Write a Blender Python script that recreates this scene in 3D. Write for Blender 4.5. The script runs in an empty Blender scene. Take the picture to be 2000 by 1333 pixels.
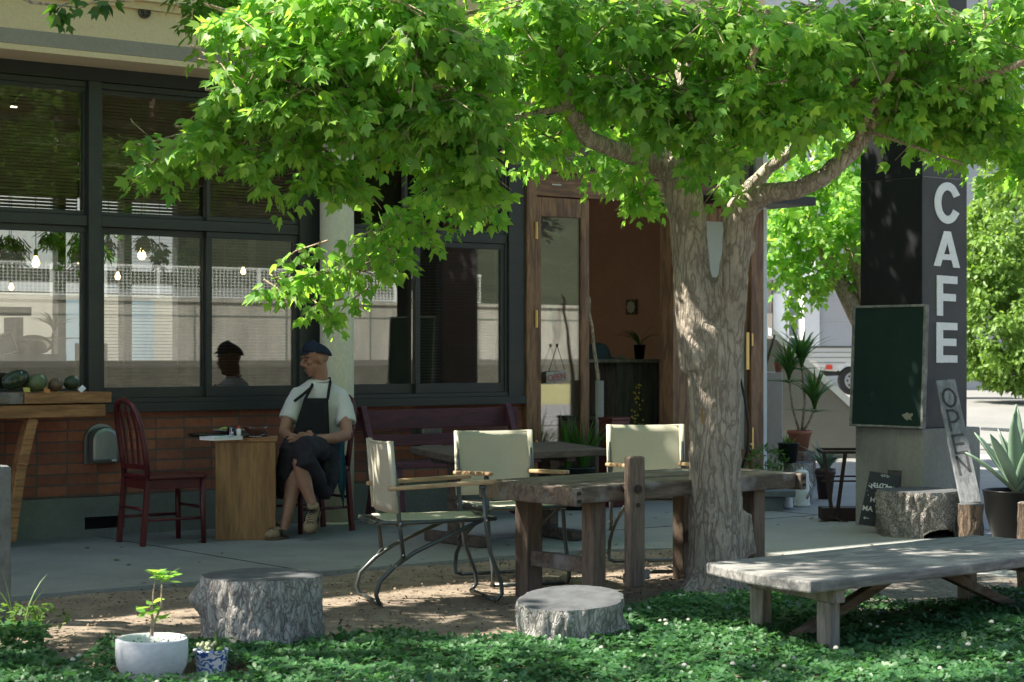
import bpy, math, random
import numpy as np
from math import sin, cos, pi, radians as rad
from mathutils import Vector, Matrix, noise
random.seed(7); RNG = np.random.default_rng(11)
SC = bpy.context.scene
# ---------------------------------------------------------------- camera, sky, sun, exposure
FW = Vector((.6170, .7870, 0)).normalized(); RT = Vector((FW.y, -FW.x, 0)); CAM = Vector((0, -12.4, 1.3)); F = 3800.0
cd = bpy.data.cameras.new('camera'); co = bpy.data.objects.new('camera', cd); SC.collection.objects.link(co)
cd.lens = 68.4; cd.sensor_width = 36; cd.shift_y = .00925; cd.clip_start = .1; cd.clip_end = 1000
co.location = CAM; co.rotation_euler = (pi/2, 0, -math.atan2(FW.x, FW.y)); SC.camera = co
cd.dof.use_dof = True; cd.dof.focus_distance = 11.6; cd.dof.aperture_fstop = 6.0
SUN = Vector((-.62, .50, 1.0)).normalized()          # towards the sun
w = bpy.data.worlds.new('World'); SC.world = w; w.use_nodes = True
nt = w.node_tree; sky = nt.nodes.new('ShaderNodeTexSky'); sky.sky_type = 'NISHITA'; sky.sun_disc = False
sky.dust_density = 2.5; sky.ozone_density = .6; sky.sun_elevation = math.asin(SUN.z); sky.sun_rotation = math.atan2(SUN.x, SUN.y)
nt.links.new(sky.outputs[0], nt.nodes['Background'].inputs[0]); nt.nodes['Background'].inputs[1].default_value = .085
sl = bpy.data.lights.new('sun', 'SUN'); so = bpy.data.objects.new('sun', sl); SC.collection.objects.link(so)
sl.energy = 5.0; sl.angle = rad(.53); sl.color = (1, .92, .80)
so.rotation_euler = (-SUN).to_track_quat('-Z', 'Y').to_euler()
SC.view_settings.view_transform = 'Standard'; SC.view_settings.look = 'None'; SC.view_settings.exposure = 1.62
try:
    SC.cycles.max_bounces = 10; SC.cycles.transparent_max_bounces = 16; SC.cycles.transmission_bounces = 6
    SC.cycles.sample_clamp_indirect = 6
except Exception: pass

def P(px, py, D):                                     # a place in the world from its direction and its distance
    return CAM + RT*((px-1000)/F*D) + FW*D + Vector((0, 0, -(py-685)/F*D))
def G(px, py, z=0.0):
    return P(px, py, (1.3-z)*F/(py-685))
def UX(px, Y=0.0):                                    # x on the plane y = Y
    t = (px-1000)/F
    D = (Y+12.4)/(FW.y - FW.x*t)
    return D*(t*RT.x + FW.x)
def DZ(px, py, Y=0.0):
    t = (px-1000)/F; D = (Y+12.4)/(FW.y - FW.x*t)
    return 1.3-(py-685)/F*D
def WP(px, py, Y=0.0): return Vector((UX(px, Y), Y, DZ(px, py, Y)))

# ---------------------------------------------------------------- objects
def link(o): SC.collection.objects.link(o); return o
def props(o, label=None, cat=None, group=None, kind=None):
    if label: o['label'] = label
    if cat: o['category'] = cat
    if group: o['group'] = group
    if kind: o['kind'] = kind
    return o
def thing(name, label, cat, loc=(0, 0, 0), rz=0, group=None):
    o = link(bpy.data.objects.new(name, None)); o.location = loc; o.rotation_euler = (0, 0, rz); o.empty_display_size = .1
    return props(o, label, cat, group)
def copytree(o, parent=None):
    c = o.copy(); link(c)
    if parent: c.parent = parent
    for k in list(o.children): copytree(k, c)
    return c
SPLITN = {'side_wall', 'end_cap', 'foot', 'floor_rail', 'stretcher', 'post', 'bracket', 'cross_tube', 'brass_plate', 'seat_slat', 'top_frame', 'crossbar', 'transom_pane', 'socks', 'pale_blue_panel', 'wheel', 'upright', 'back_splats', 'tenon', 'arm_bracket', 'side_stripe', 'film_glint'}
class MB:
    def __init__(s, off=(0, 0, 0)): s.v = []; s.f = []; s.m = []; s.cur = 0; s.off = Vector(off)
    def add(s, vs, fs):
        o = len(s.v); s.v += [tuple(Vector(v)-s.off) for v in vs]
        s.f += [[i+o for i in f] for f in fs]; s.m += [s.cur]*len(fs); return s
    def box(s, c, d, rz=0, rx=0, ry=0):
        M = Matrix.Rotation(rz, 3, 'Z') @ Matrix.Rotation(ry, 3, 'Y') @ Matrix.Rotation(rx, 3, 'X'); c = Vector(c)
        vs = [c + M @ Vector((x*d[0]/2, y*d[1]/2, z*d[2]/2)) for x in (-1, 1) for y in (-1, 1) for z in (-1, 1)]
        return s.add(vs, [(0, 1, 3, 2), (4, 6, 7, 5), (0, 4, 5, 1), (2, 3, 7, 6), (0, 2, 6, 4), (1, 5, 7, 3)])
    def bx(s, x0, x1, y0, y1, z0, z1): return s.box(((x0+x1)/2, (y0+y1)/2, (z0+z1)/2), (abs(x1-x0), abs(y1-y0), abs(z1-z0)))
    def beam(s, a, b, w, h, up=(0, 0, 1)):
        a, b = Vector(a), Vector(b); d = (b-a).normalized(); up = Vector(up)
        if abs(d.dot(up)) > .99: up = Vector((0, 1, 0))
        sd = d.cross(up).normalized(); u = sd.cross(d)
        vs = [p + sd*(w/2*i) + u*(h/2*j) for p in (a, b) for i in (-1, 1) for j in (-1, 1)]
        return s.add(vs, [(0, 1, 3, 2), (4, 6, 7, 5), (0, 4, 5, 1), (2, 3, 7, 6), (0, 2, 6, 4), (1, 5, 7, 3)])
    def tube(s, pts, rs, n=8, cap=True, sx=1.0):
        pts = [Vector(p) for p in pts]
        if not isinstance(rs, (list, tuple)): rs = [rs]*len(pts)
        vs = []; nrm = None
        for i, p in enumerate(pts):
            d = (pts[min(i+1, len(pts)-1)] - pts[max(i-1, 0)]).normalized()
            if nrm is None:
                nrm = d.cross(Vector((0, 0, 1)) if abs(d.z) < .9 else Vector((0, 1, 0))).normalized()
            else:
                nrm = (nrm - d*nrm.dot(d))
                nrm = nrm.normalized() if nrm.length > 1e-6 else d.orthogonal().normalized()
            b = d.cross(nrm)
            for k in range(n):
                a = 2*pi*k/n; vs.append(p + nrm*(cos(a)*rs[i]) + b*(sin(a)*rs[i]*sx))
        fs = []
        for i in range(len(pts)-1):
            for k in range(n): fs.append((i*n+k, i*n+(k+1) % n, (i+1)*n+(k+1) % n, (i+1)*n+k))
        if cap: fs.append(tuple(range(n-1, -1, -1))); fs.append(tuple(range((len(pts)-1)*n, len(pts)*n)))
        return s.add(vs, fs)
    def lathe(s, prof, c=(0, 0, 0), n=24, cap0=True, cap1=True, sx=1, sy=1):
        c = Vector(c); vs = [c + Vector((r*cos(2*pi*k/n)*sx, r*sin(2*pi*k/n)*sy, z)) for r, z in prof for k in range(n)]
        fs = [(i*n+k, i*n+(k+1) % n, (i+1)*n+(k+1) % n, (i+1)*n+k) for i in range(len(prof)-1) for k in range(n)]
        if cap0: fs.append(tuple(range(n-1, -1, -1)))
        if cap1: fs.append(tuple(range((len(prof)-1)*n, len(prof)*n)))
        return s.add(vs, fs)
    def prism(s, poly, o, ux, uy, dep):               # polygon in the plane o + x ux + y uy, pushed along dep
        o, ux, uy, dep = Vector(o), Vector(ux), Vector(uy), Vector(dep); n = len(poly)
        vs = [o + ux*x + uy*y for x, y in poly] + [o + ux*x + uy*y + dep for x, y in poly]
        return s.add(vs, [tuple(range(n)), tuple(range(2*n-1, n-1, -1))] + [(i, i+n, (i+1) % n+n, (i+1) % n) for i in range(n)])
    def ell(s, c, r, M=None, n=16):
        c = Vector(c); M = M or Matrix.Identity(3); vs = []; fs = []; m = n//2
        for i in range(1, m):
            for k in range(n):
                a = pi*i/m; b = 2*pi*k/n
                vs.append(c + M @ Vector((r[0]*sin(a)*cos(b), r[1]*sin(a)*sin(b), r[2]*cos(a))))
        t = len(vs); vs += [c + M @ Vector((0, 0, r[2])), c + M @ Vector((0, 0, -r[2]))]
        for i in range(m-2):
            for k in range(n): fs.append((i*n+k, (i+1)*n+k, (i+1)*n+(k+1) % n, i*n+(k+1) % n))
        for k in range(n): fs.append((t, k, (k+1) % n)); fs.append((t+1, (m-2)*n+(k+1) % n, (m-2)*n+k))
        return s.add(vs, fs)
    def grid(s, rows):                                # rows of points, a sheet
        n = len(rows[0]); vs = [p for r in rows for p in r]
        return s.add(vs, [(i*n+k, i*n+k+1, (i+1)*n+k+1, (i+1)*n+k) for i in range(len(rows)-1) for k in range(n-1)])
    def build(s, name, mat, parent=None, smooth=False, bevel=0, solid=0, sub=0, remesh=0, relax=0, auto=False, label=None):
        if name in SPLITN:
            par = list(range(len(s.v)))
            def fd(i):
                while par[i] != i: par[i] = par[par[i]]; i = par[i]
                return i
            for f in s.f:
                a = fd(f[0])
                for i in f[1:]: par[fd(i)] = a
            gr = {}
            for k, f in enumerate(s.f): gr.setdefault(fd(f[0]), []).append(k)
            if len(gr) > 1:
                first = None
                for ks in gr.values():
                    q = MB(); ids = sorted({i for k in ks for i in s.f[k]}); mp = {i: j for j, i in enumerate(ids)}
                    q.v = [s.v[i] for i in ids]; q.f = [[mp[i] for i in s.f[k]] for k in ks]; q.m = [s.m[k] for k in ks]
                    o = q.build(name, mat, parent, smooth, bevel, solid, sub, remesh, relax, auto, label); first = first or o
                return first
        me = bpy.data.meshes.new(name); me.from_pydata(s.v, [], s.f)
        for m in (mat if isinstance(mat, (list, tuple)) else [mat]): me.materials.append(m)
        me.polygons.foreach_set('material_index', s.m)
        o = link(bpy.data.objects.new(name, me))
        if parent: o.parent = parent
        if label: o['label'] = label
        if remesh:
            r = o.modifiers.new('r', 'REMESH'); r.mode = 'VOXEL'; r.voxel_size = remesh; r.use_smooth_shade = True
        if relax:
            r = o.modifiers.new('s', 'SMOOTH'); r.iterations = relax; r.factor = .5
        if solid:
            r = o.modifiers.new('t', 'SOLIDIFY'); r.thickness = solid; r.offset = 0
        if bevel:
            r = o.modifiers.new('b', 'BEVEL'); r.width = bevel; r.segments = 2; r.limit_method = 'ANGLE'; r.angle_limit = rad(40)
        if sub:
            r = o.modifiers.new('u', 'SUBSURF'); r.levels = sub; r.render_levels = sub
        if smooth: me.polygons.foreach_set('use_smooth', [True]*len(me.polygons))
        if auto:
            me.polygons.foreach_set('use_smooth', [len(p.vertices) == 4 for p in me.polygons])
        me.update(); return o

# ---------------------------------------------------------------- materials
def srgb(r, g, b):
    return tuple(((c/255+.055)/1.055)**2.4 if c > 10 else c/255/12.92 for c in (r, g, b))
def base(name):
    m = bpy.data.materials.new(name); m.use_nodes = True; t = m.node_tree
    return m, t, t.nodes['Principled BSDF']
def N(t, ty, **kw):
    n = t.nodes.new(ty)
    for k, v in kw.items():
        if k.startswith('i_'): n.inputs[int(k[2:])].default_value = v
        else: setattr(n, k, v)
    return n
def coords(t, stretch=(1, 1, 1), rot=(0, 0, 0)):
    tc = N(t, 'ShaderNodeTexCoord'); mp = N(t, 'ShaderNodeMapping'); mp.inputs['Scale'].default_value = stretch
    mp.inputs['Rotation'].default_value = rot
    t.links.new(tc.outputs['Object'], mp.inputs[0]); return mp.outputs[0]
def mixc(t, fac, a, b):
    m = N(t, 'ShaderNodeMix', data_type='RGBA')
    for s, v in ((0, fac), (6, a), (7, b)):
        if isinstance(v, (float, int)): m.inputs[s].default_value = v
        elif isinstance(v, tuple): m.inputs[s].default_value = (*v, 1) if len(v) == 3 else v
        else: t.links.new(v, m.inputs[s])
    return m.outputs[2]
def ramp(t, src, p0, p1, lo=0.0, hi=1.0):
    r = N(t, 'ShaderNodeMapRange'); r.inputs[1].default_value = p0; r.inputs[2].default_value = p1
    r.inputs[3].default_value = lo; r.inputs[4].default_value = hi; t.links.new(src, r.inputs[0]); return r.outputs[0]
def noi(t, vec, scale, detail=6, rough=.6):
    n = N(t, 'ShaderNodeTexNoise'); n.inputs['Scale'].default_value = scale; n.inputs['Detail'].default_value = detail
    n.inputs['Roughness'].default_value = rough; t.links.new(vec, n.inputs['Vector']); return n.outputs['Fac']
def bumpn(t, b, h, strength, dist=.01):
    n = N(t, 'ShaderNodeBump'); n.inputs['Strength'].default_value = strength; n.inputs['Distance'].default_value = dist
    t.links.new(h, n.inputs['Height']); t.links.new(n.outputs[0], b.inputs['Normal'])
def M(name, c1, c2=None, scale=6, rough=.7, bump=.15, stretch=(1, 1, 1), fine=60, metal=0, c3=None, c3at=.62, dist=.004, spec=.5):
    c2 = c2 or tuple(x*.75 for x in c1); m, t, b = base(name); v = coords(t, stretch)
    a = noi(t, v, scale); f = noi(t, v, fine, 4)
    col = mixc(t, ramp(t, a, .35, .65), c1, c2)
    col = mixc(t, ramp(t, f, .3, .7, 0, .35), col, tuple(x*.6 for x in c2))
    if c3:
        s = noi(t, v, scale*.6, 8, .7); col = mixc(t, ramp(t, s, c3at, c3at+.08), col, c3)
    t.links.new(col, b.inputs['Base Color']); t.links.new(ramp(t, a, .3, .7, rough-.08, rough+.08), b.inputs['Roughness'])
    b.inputs['Metallic'].default_value = metal; b.inputs['Specular IOR Level'].default_value = spec
    if bump: bumpn(t, b, f, bump, dist)
    return m
def wood(name, c1, c2, axis='X', scale=3, rough=.7, bump=.4, c3=None, freq=22):
    st = {'X': (.12, 1, 1), 'Y': (1, .12, 1), 'Z': (1, 1, .12)}[axis]
    m, t, b = base(name); v = coords(t, st); a = noi(t, v, scale*2.2, 4, .5); g = noi(t, v, freq*3, 5, .65)
    wv = N(t, 'ShaderNodeMath', operation='SINE'); mu = N(t, 'ShaderNodeMath', operation='MULTIPLY'); mu.inputs[1].default_value = freq*1.6
    t.links.new(a, mu.inputs[0]); t.links.new(mu.outputs[0], wv.inputs[0])
    col = mixc(t, ramp(t, wv.outputs[0], -.4, 1), c1, c2)
    col = mixc(t, ramp(t, g, .42, .7, 0, .7), col, tuple(x*.45 for x in c2))
    if c3:
        s = noi(t, coords(t), scale*1.3, 6, .65); col = mixc(t, ramp(t, s, .52, .66), col, c3)
    t.links.new(col, b.inputs['Base Color']); b.inputs['Roughness'].default_value = rough
    ad = N(t, 'ShaderNodeMath', operation='MULTIPLY_ADD'); ad.inputs[1].default_value = .3
    t.links.new(wv.outputs[0], ad.inputs[0]); t.links.new(g, ad.inputs[2]); bumpn(t, b, ad.outputs[0], bump, .004)
    return m
def plain(name, c, rough=.5, metal=0, emit=0, spec=.5):
    m, t, b = base(name); b.inputs['Base Color'].default_value = (*c, 1); b.inputs['Roughness'].default_value = rough
    b.inputs['Metallic'].default_value = metal; b.inputs['Specular IOR Level'].default_value = spec
    if emit: b.inputs['Emission Color'].default_value = (*c, 1); b.inputs['Emission Strength'].default_value = emit
    return m
def leafmat(name, c1, c2, trans=.45, rough=.45, yellow=None, hueat=.9):
    m, t, b = base(name); g = N(t, 'ShaderNodeNewGeometry'); r = g.outputs['Random Per Island']
    col = mixc(t, r, c1, c2)
    if yellow: col = mixc(t, ramp(t, r, hueat, hueat+.02), col, yellow)
    n = noi(t, coords(t), 1.1, 3); col = mixc(t, ramp(t, n, .4, .65, 0, .5), col, tuple(x*.6 for x in c1))
    t.links.new(col, b.inputs['Base Color']); b.inputs['Roughness'].default_value = rough
    tr = N(t, 'ShaderNodeBsdfTranslucent'); hs = N(t, 'ShaderNodeHueSaturation'); hs.inputs['Value'].default_value = 1.85; hs.inputs['Hue'].default_value = .485
    hs.inputs['Saturation'].default_value = 1.1
    t.links.new(col, hs.inputs['Color']); t.links.new(hs.outputs[0], tr.inputs[0])
    mx = N(t, 'ShaderNodeMixShader'); mx.inputs[0].default_value = trans
    t.links.new(b.outputs[0], mx.inputs[1]); t.links.new(tr.outputs[0], mx.inputs[2])
    t.links.new(mx.outputs[0], t.nodes['Material Output'].inputs[0]); return m
def bark(name, c1, c2, c3, sc=9, stretch=(1, 1, .22), bump=1.0, orange=None, dist=.03):
    m, t, b = base(name); v = coords(t, stretch); wv = N(t, 'ShaderNodeTexVoronoi', feature='DISTANCE_TO_EDGE'); wv.inputs['Scale'].default_value = sc
    n0 = N(t, 'ShaderNodeTexNoise'); n0.inputs['Scale'].default_value = 9; n0.inputs['Detail'].default_value = 4; t.links.new(v, n0.inputs['Vector'])
    mv = N(t, 'ShaderNodeMix', data_type='VECTOR'); mv.inputs[0].default_value = .3; t.links.new(v, mv.inputs[4]); t.links.new(n0.outputs['Color'], mv.inputs[5])
    t.links.new(mv.outputs[1], wv.inputs['Vector']); e = wv.outputs[0]
    f = noi(t, v, 26+sc, 9, .75); l = noi(t, coords(t), 3.2, 5)
    col = mixc(t, ramp(t, e, .0, .13, .25, 1), c3, mixc(t, ramp(t, l, .38, .6), tuple(min(.8, x*1.35) for x in c1), tuple(x*1.3 for x in c2)))
    col = mixc(t, ramp(t, f, .47, .68, 0, .75), col, tuple(x*.5 for x in c2))
    if orange:
        q = noi(t, coords(t, (1, 1, .3)), 5.5, 5); col = mixc(t, ramp(t, q, .64, .66), col, orange)
    t.links.new(col, b.inputs['Base Color']); b.inputs['Roughness'].default_value = .9
    ad = N(t, 'ShaderNodeMath', operation='MULTIPLY_ADD'); ad.inputs[1].default_value = 1.6
    t.links.new(f, ad.inputs[0]); t.links.new(ramp(t, e, 0, .2, 0, .6), ad.inputs[2]); bumpn(t, b, ad.outputs[0], bump, dist)
    return m
def glassmat(name, k=2.6, tint=(.82, .86, .84), base_fac=.02):
    m, t, b = base(name); t.nodes.remove(b); tr = N(t, 'ShaderNodeBsdfTransparent'); tr.inputs[0].default_value = (*tint, 1)
    gl = N(t, 'ShaderNodeBsdfGlossy'); gl.inputs['Roughness'].default_value = 0; gl.inputs[0].default_value = (1, 1, 1, 1)
    fr = N(t, 'ShaderNodeFresnel'); fr.inputs[0].default_value = 1.5
    mu = N(t, 'ShaderNodeMath', operation='MULTIPLY_ADD'); mu.inputs[1].default_value = k; mu.inputs[2].default_value = base_fac; mu.use_clamp = True
    t.links.new(fr.outputs[0], mu.inputs[0]); mx = N(t, 'ShaderNodeMixShader'); t.links.new(mu.outputs[0], mx.inputs[0])
    t.links.new(tr.outputs[0], mx.inputs[1]); t.links.new(gl.outputs[0], mx.inputs[2]); t.links.new(mx.outputs[0], t.nodes['Material Output'].inputs[0]); return m
def brickmat(name):
    m, t, b = base(name); tc = N(t, 'ShaderNodeTexCoord'); sp = N(t, 'ShaderNodeSeparateXYZ'); cb = N(t, 'ShaderNodeCombineXYZ')
    t.links.new(tc.outputs['Object'], sp.inputs[0]); t.links.new(sp.outputs[0], cb.inputs[0]); t.links.new(sp.outputs[2], cb.inputs[1])
    br = N(t, 'ShaderNodeTexBrick', offset=0.0, squash=1.0); t.links.new(cb.outputs[0], br.inputs['Vector'])
    br.inputs['Scale'].default_value = 1; br.inputs['Brick Width'].default_value = .225; br.inputs['Row Height'].default_value = .0745
    br.inputs['Mortar Size'].default_value = .006; br.inputs['Mortar Smooth'].default_value = .2; br.inputs['Bias'].default_value = 0
    br.inputs['Color1'].default_value = (.50, .165, .085, 1); br.inputs['Color2'].default_value = (.27, .088, .052, 1); br.inputs['Mortar'].default_value = (.13, .125, .11, 1)
    v = coords(t); n = noi(t, v, 30, 5); sp2 = noi(t, v, 22, 8, .8); big = noi(t, v, 2.0, 3)
    col = mixc(t, ramp(t, n, .3, .7, 0, .4), br.outputs[0], (.10, .05, .04)); col = mixc(t, ramp(t, big, .4, .7, 0, .35), col, (.09, .05, .045))
    col = mixc(t, ramp(t, sp2, .69, .72), col, (.5, .48, .44))
    t.links.new(col, b.inputs['Base Color']); b.inputs['Roughness'].default_value = .75
    ml = N(t, 'ShaderNodeMath', operation='MULTIPLY_ADD'); ml.inputs[1].default_value = -1.2; t.links.new(br.outputs[1], ml.inputs[0]); t.links.new(n, ml.inputs[2])
    bumpn(t, b, ml.outputs[0], .7, .006); return m
def cloth(name, c, c2=None, rough=.85, fine=220, bump=.2):
    return M(name, c, c2 or tuple(x*.85 for x in c), 5, rough, bump, fine=fine, dist=.001, spec=.25)

mt = {}
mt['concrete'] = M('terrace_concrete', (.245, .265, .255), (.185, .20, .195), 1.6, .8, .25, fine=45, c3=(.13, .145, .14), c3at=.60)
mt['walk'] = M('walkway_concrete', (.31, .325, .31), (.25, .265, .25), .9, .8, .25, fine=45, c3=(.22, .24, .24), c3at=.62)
mt['found'] = M('foundation_concrete', (.20, .225, .20), (.15, .17, .15), 2.5, .85, .2, fine=35)
mt['plinth'] = M('plinth_concrete', (.33, .33, .30), (.19, .19, .17), 2.2, .9, .5, (1, 1, .45), 55, c3=(.13, .13, .12), c3at=.60)
mt['dirt'] = M('bark_mulch', (.31, .25, .185), (.175, .142, .108), 5, .95, .6, fine=70, c3=(.38, .32, .26), c3at=.60, dist=.015)
mt['gravel'] = M('gravel', (.30, .28, .24), (.16, .14, .12), 30, .95, 1.0, fine=90, dist=.03)
mt['far'] = M('far_ground', (.22, .22, .21), (.17, .175, .165), .5, .9, .3, fine=20, c3=(.25, .26, .24))
mt['grass'] = M('dry_grass', (.36, .31, .16), (.22, .24, .10), 1.5, .95, .8, fine=30, dist=.05)
mt['brick'] = brickmat('brick')
mt['fascia'] = M('cream_render', (.78, .62, .40), (.72, .57, .37), 1.2, .8, .12, fine=70, c3=(.48, .40, .27), c3at=.66)
mt['fband'] = M('grey_band', (.34, .31, .27), (.31, .28, .24), 2, .8, .1)
mt['frame'] = M('dark_painted_frame', (.034, .040, .038), (.026, .031, .030), 4, .45, .15, (.2, 1, 1), 60)
mt['black'] = M('black_paint', (.016, .018, .02), (.012, .013, .014), 5, .5, .1)
mt['glassup'] = glassmat('upper_window_glass', .55, (.86, .88, .86), 0); mt['glass'] = glassmat('window_glass', 3.0, (.84, .86, .84), 0); mt['clear'] = glassmat('clear_glass', 1.0, (.95, .97, .96), 0)
mt['doorwood'] = wood('door_wood', (.30, .155, .075), (.16, .08, .04), 'Z', 3, .55, .5)
mt['doorwoodx'] = wood('door_lintel_wood', (.31, .155, .075), (.17, .082, .042), 'X', 3, .55, .5)
mt['column'] = M('column_paint', (.76, .72, .54), (.64, .63, .49), 2.2, .7, .2, (1, 1, .6), 50, c3=(.27, .32, .27), c3at=.62)
mt['ceil'] = M('brown_ceiling', (.24, .15, .09), (.18, .11, .07), 2, .8, .1)
mt['iwall'] = M('brightened_brown_wall', (.66, .38, .26), (.58, .33, .22), 1.5, .85, .08)  # entry walls, brown raised so the lit look is in the colour
mt['iwall2'] = M('darkened_interior_wall', (.11, .10, .08), (.09, .082, .066), 1.5, .85, .08); mt['ifloor'] = M('interior_floor', (.16, .12, .09), (.11, .08, .06), 2, .5, .1)  # main room walls are a darker copy, dimness put into the colour
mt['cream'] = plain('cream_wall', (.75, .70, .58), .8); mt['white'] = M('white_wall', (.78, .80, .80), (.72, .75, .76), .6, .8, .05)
mt['redwood'] = M('dark_red_paint', (.115, .014, .016), (.075, .010, .013), 6, .38, .15, (1, 1, .3), 70)
mt['benchred'] = wood('worn_maroon_paint', (.105, .025, .04), (.065, .018, .028), 'X', 3, .6, .35)
mt['honey'] = wood('honey_wood', (.33, .175, .06), (.24, .12, .04), 'Z', 3, .5, .25, freq=14)
mt['shelfwood'] = wood('stall_wood', (.42, .21, .085), (.27, .13, .05), 'X', 3, .6, .35)
mt['oldwood'] = wood('old_bench_wood', (.205, .155, .115), (.115, .088, .068), 'X', 3, .85, .7, c3=(.25, .24, .225), freq=20)  # grey patches lightened to imitate sky sheen on the workbench top
mt['oldwoodz'] = wood('old_leg_wood', (.20, .145, .105), (.12, .09, .068), 'Z', 3, .85, .7, freq=20)
mt['darkwood'] = wood('dark_table_wood', (.105, .08, .065), (.055, .043, .037), 'X', 3, .75, .6)
mt['greywood'] = wood('silver_grey_wood', (.25, .25, .24), (.16, .16, .156), 'X', 2.6, .85, .8, c3=(.33, .32, .29), freq=26)
mt['greywoodz'] = wood('silver_grey_leg_wood', (.30, .27, .23), (.19, .17, .145), 'Z', 2.6, .85, .8, freq=26)
mt['canvas'] = M('cream_canvas', (.55, .53, .42), (.49, .48, .38), 3, .9, .3, fine=240, c3=(.44, .42, .32), c3at=.62, dist=.001, spec=.2); mt['tubemetal'] = plain('dark_green_grey_tube', (.085, .10, .095), .35, .5)
mt['armwood'] = wood('oiled_arm_wood', (.50, .34, .19), (.38, .24, .12), 'X', 3, .45, .15)
mt['steel'] = M('brushed_steel', (.33, .37, .38), (.27, .30, .31), 6, .38, .05, (1, 1, .1), 80, metal=.75)
mt['brass'] = plain('brass', (.65, .48, .20), .3, .9); mt['chrome'] = plain('bright_metal', (.6, .6, .6), .25, .9)
mt['pillarblk'] = M('black_tile', (.018, .020, .023), (.014, .015, .017), 3, .7, .1, spec=.12); mt['pillargrey'] = M('charcoal_render', (.085, .085, .090), (.066, .066, .070), 2, .85, .5, fine=160, dist=.003)
mt['letter'] = M('white_letter_paint', (.80, .82, .82), (.74, .76, .77), 5, .6, .05)
mt['chalk'] = M('green_chalkboard', (.014, .034, .029), (.010, .026, .023), 3, .6, .08, c3=(.030, .05, .045), c3at=.64, spec=.15)
mt['chalkblk'] = M('black_slate_board', (.012, .015, .017), (.016, .02, .022), 4, .6, .05); mt['chalkwht'] = plain('chalk', (.6, .6, .57), .9)
mt['worn'] = M('worn_board_frame', (.07, .075, .072), (.25, .25, .24), 14, .7, .3)
mt['bark'] = bark('maple_bark', (.52, .46, .38), (.40, .35, .28), (.22, .18, .14), 17, (1, 1, .26), 1.0, orange=(.48, .25, .09), dist=.025)
mt['limb'] = bark('limb_bark', (.40, .32, .23), (.30, .235, .17), (.15, .115, .08), 22, (1, 1, .5), .8, dist=.012)
mt['stump'] = bark('grey_stump_bark', (.62, .59, .55), (.50, .47, .44), (.14, .13, .12), 30, (1, 1, .34), 1.0, dist=.03)
mt['stump2'] = bark('rough_stump_bark', (.60, .57, .53), (.24, .22, .20), (.09, .08, .07), 34, (1, 1, .7), 1.0, dist=.04)
mt['stumpbr'] = bark('brown_log_bark', (.17, .12, .08), (.10, .07, .05), (.035, .027, .022), 14, (1, 1, .3), 1.0)
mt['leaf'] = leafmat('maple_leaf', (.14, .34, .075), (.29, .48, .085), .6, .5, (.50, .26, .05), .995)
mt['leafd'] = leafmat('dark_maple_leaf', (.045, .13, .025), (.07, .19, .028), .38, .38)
mt['clover'] = leafmat('clover_leaf', (.038, .125, .046), (.072, .19, .058), .28, .5)
mt['weed'] = leafmat('weed_leaf', (.07, .16, .03), (.11, .22, .045), .35, .5)
mt['bluegreen'] = leafmat('agave_leaf', (.16, .26, .20), (.22, .32, .22), .12, .5)
mt['dry'] = leafmat('dried_herb', (.14, .095, .05), (.09, .085, .04), .25, .8); mt['shrub'] = leafmat('camphor_leaf', (.13, .25, .045), (.20, .33, .07), .4, .5)
mt['petal'] = plain('clover_flower', (.50, .50, .42), .8); mt['terra'] = M('terracotta', (.42, .17, .10), (.34, .13, .08), 8, .8, .15)
mt['soil'] = M('potting_soil', (.06, .04, .028), (.03, .022, .016), 30, .95, 1.0, fine=80, dist=.02)
mt['enamel'] = M('white_enamel', (.72, .76, .75), (.66, .70, .69), 4, .3, .03); mt['whitepot'] = M('white_plaster_pot', (.66, .69, .71), (.55, .58, .60), 4, .75, .25, (1, 1, 2), 40, c3=(.42, .44, .46), c3at=.64)
mt['blackpot'] = plain('black_glazed_pot', (.006, .006, .006), .3, spec=.15); mt['plast'] = plain('dark_plastic_pot', (.014, .018, .017), .45)
mt['rust'] = plain('rusty_iron', (.045, .026, .022), .6, .4)
# ================================================================ THE SETTING
def struct(name, mb, mat, **k):
    o = mb.build(name, mat, **k); o['kind'] = 'structure'; return o
def hgt(x, y):                                        # ground height away from the terrace
    h = 0
    if y < -24: h = 0
    return h
b = MB(); b.bx(-300, 300, -300, 300, -.5, -.03); struct('ground', b, mt['far'])
# mulch bed and clover bed with soft bumps
b = MB(); rows = []
for j in range(60):
    r = []
    for i in range(110):
        x = -2 + i*.125; y = -12.0 + j*(9.6/59)
        z = .022*noise.noise(Vector((x*1.7, y*1.7, 0))) + .012*noise.noise(Vector((x*6, y*6, 3))) - .008
        r.append(Vector((x, y, z)))
    rows.append(r)
b.grid(rows); struct('mulch_bed', b, mt['dirt'], smooth=True)
b = MB(); poly = [(-6, -2.8), (8.2, -2.8), (8.65, -3.05), (8.9, -3.5), (9.0, -4.2), (9.05, -14), (14.2, -14), (14.2, -4.0), (26, -4.0), (26, 3), (12.9, 3), (12.9, 0), (-6, 0)]
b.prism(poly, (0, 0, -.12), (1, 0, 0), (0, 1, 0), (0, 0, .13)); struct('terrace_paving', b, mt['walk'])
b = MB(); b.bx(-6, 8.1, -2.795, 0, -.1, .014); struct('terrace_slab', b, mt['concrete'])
b = MB(); b.prism([(7.4, -5.3), (8.2, -4.9), (9.04, -4.6), (9.04, -7.4), (8.3, -7.0)], (0, 0, -.05), (1, 0, 0), (0, 1, 0), (0, 0, .062)); struct('gravel_patch', b, mt['gravel'])
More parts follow.
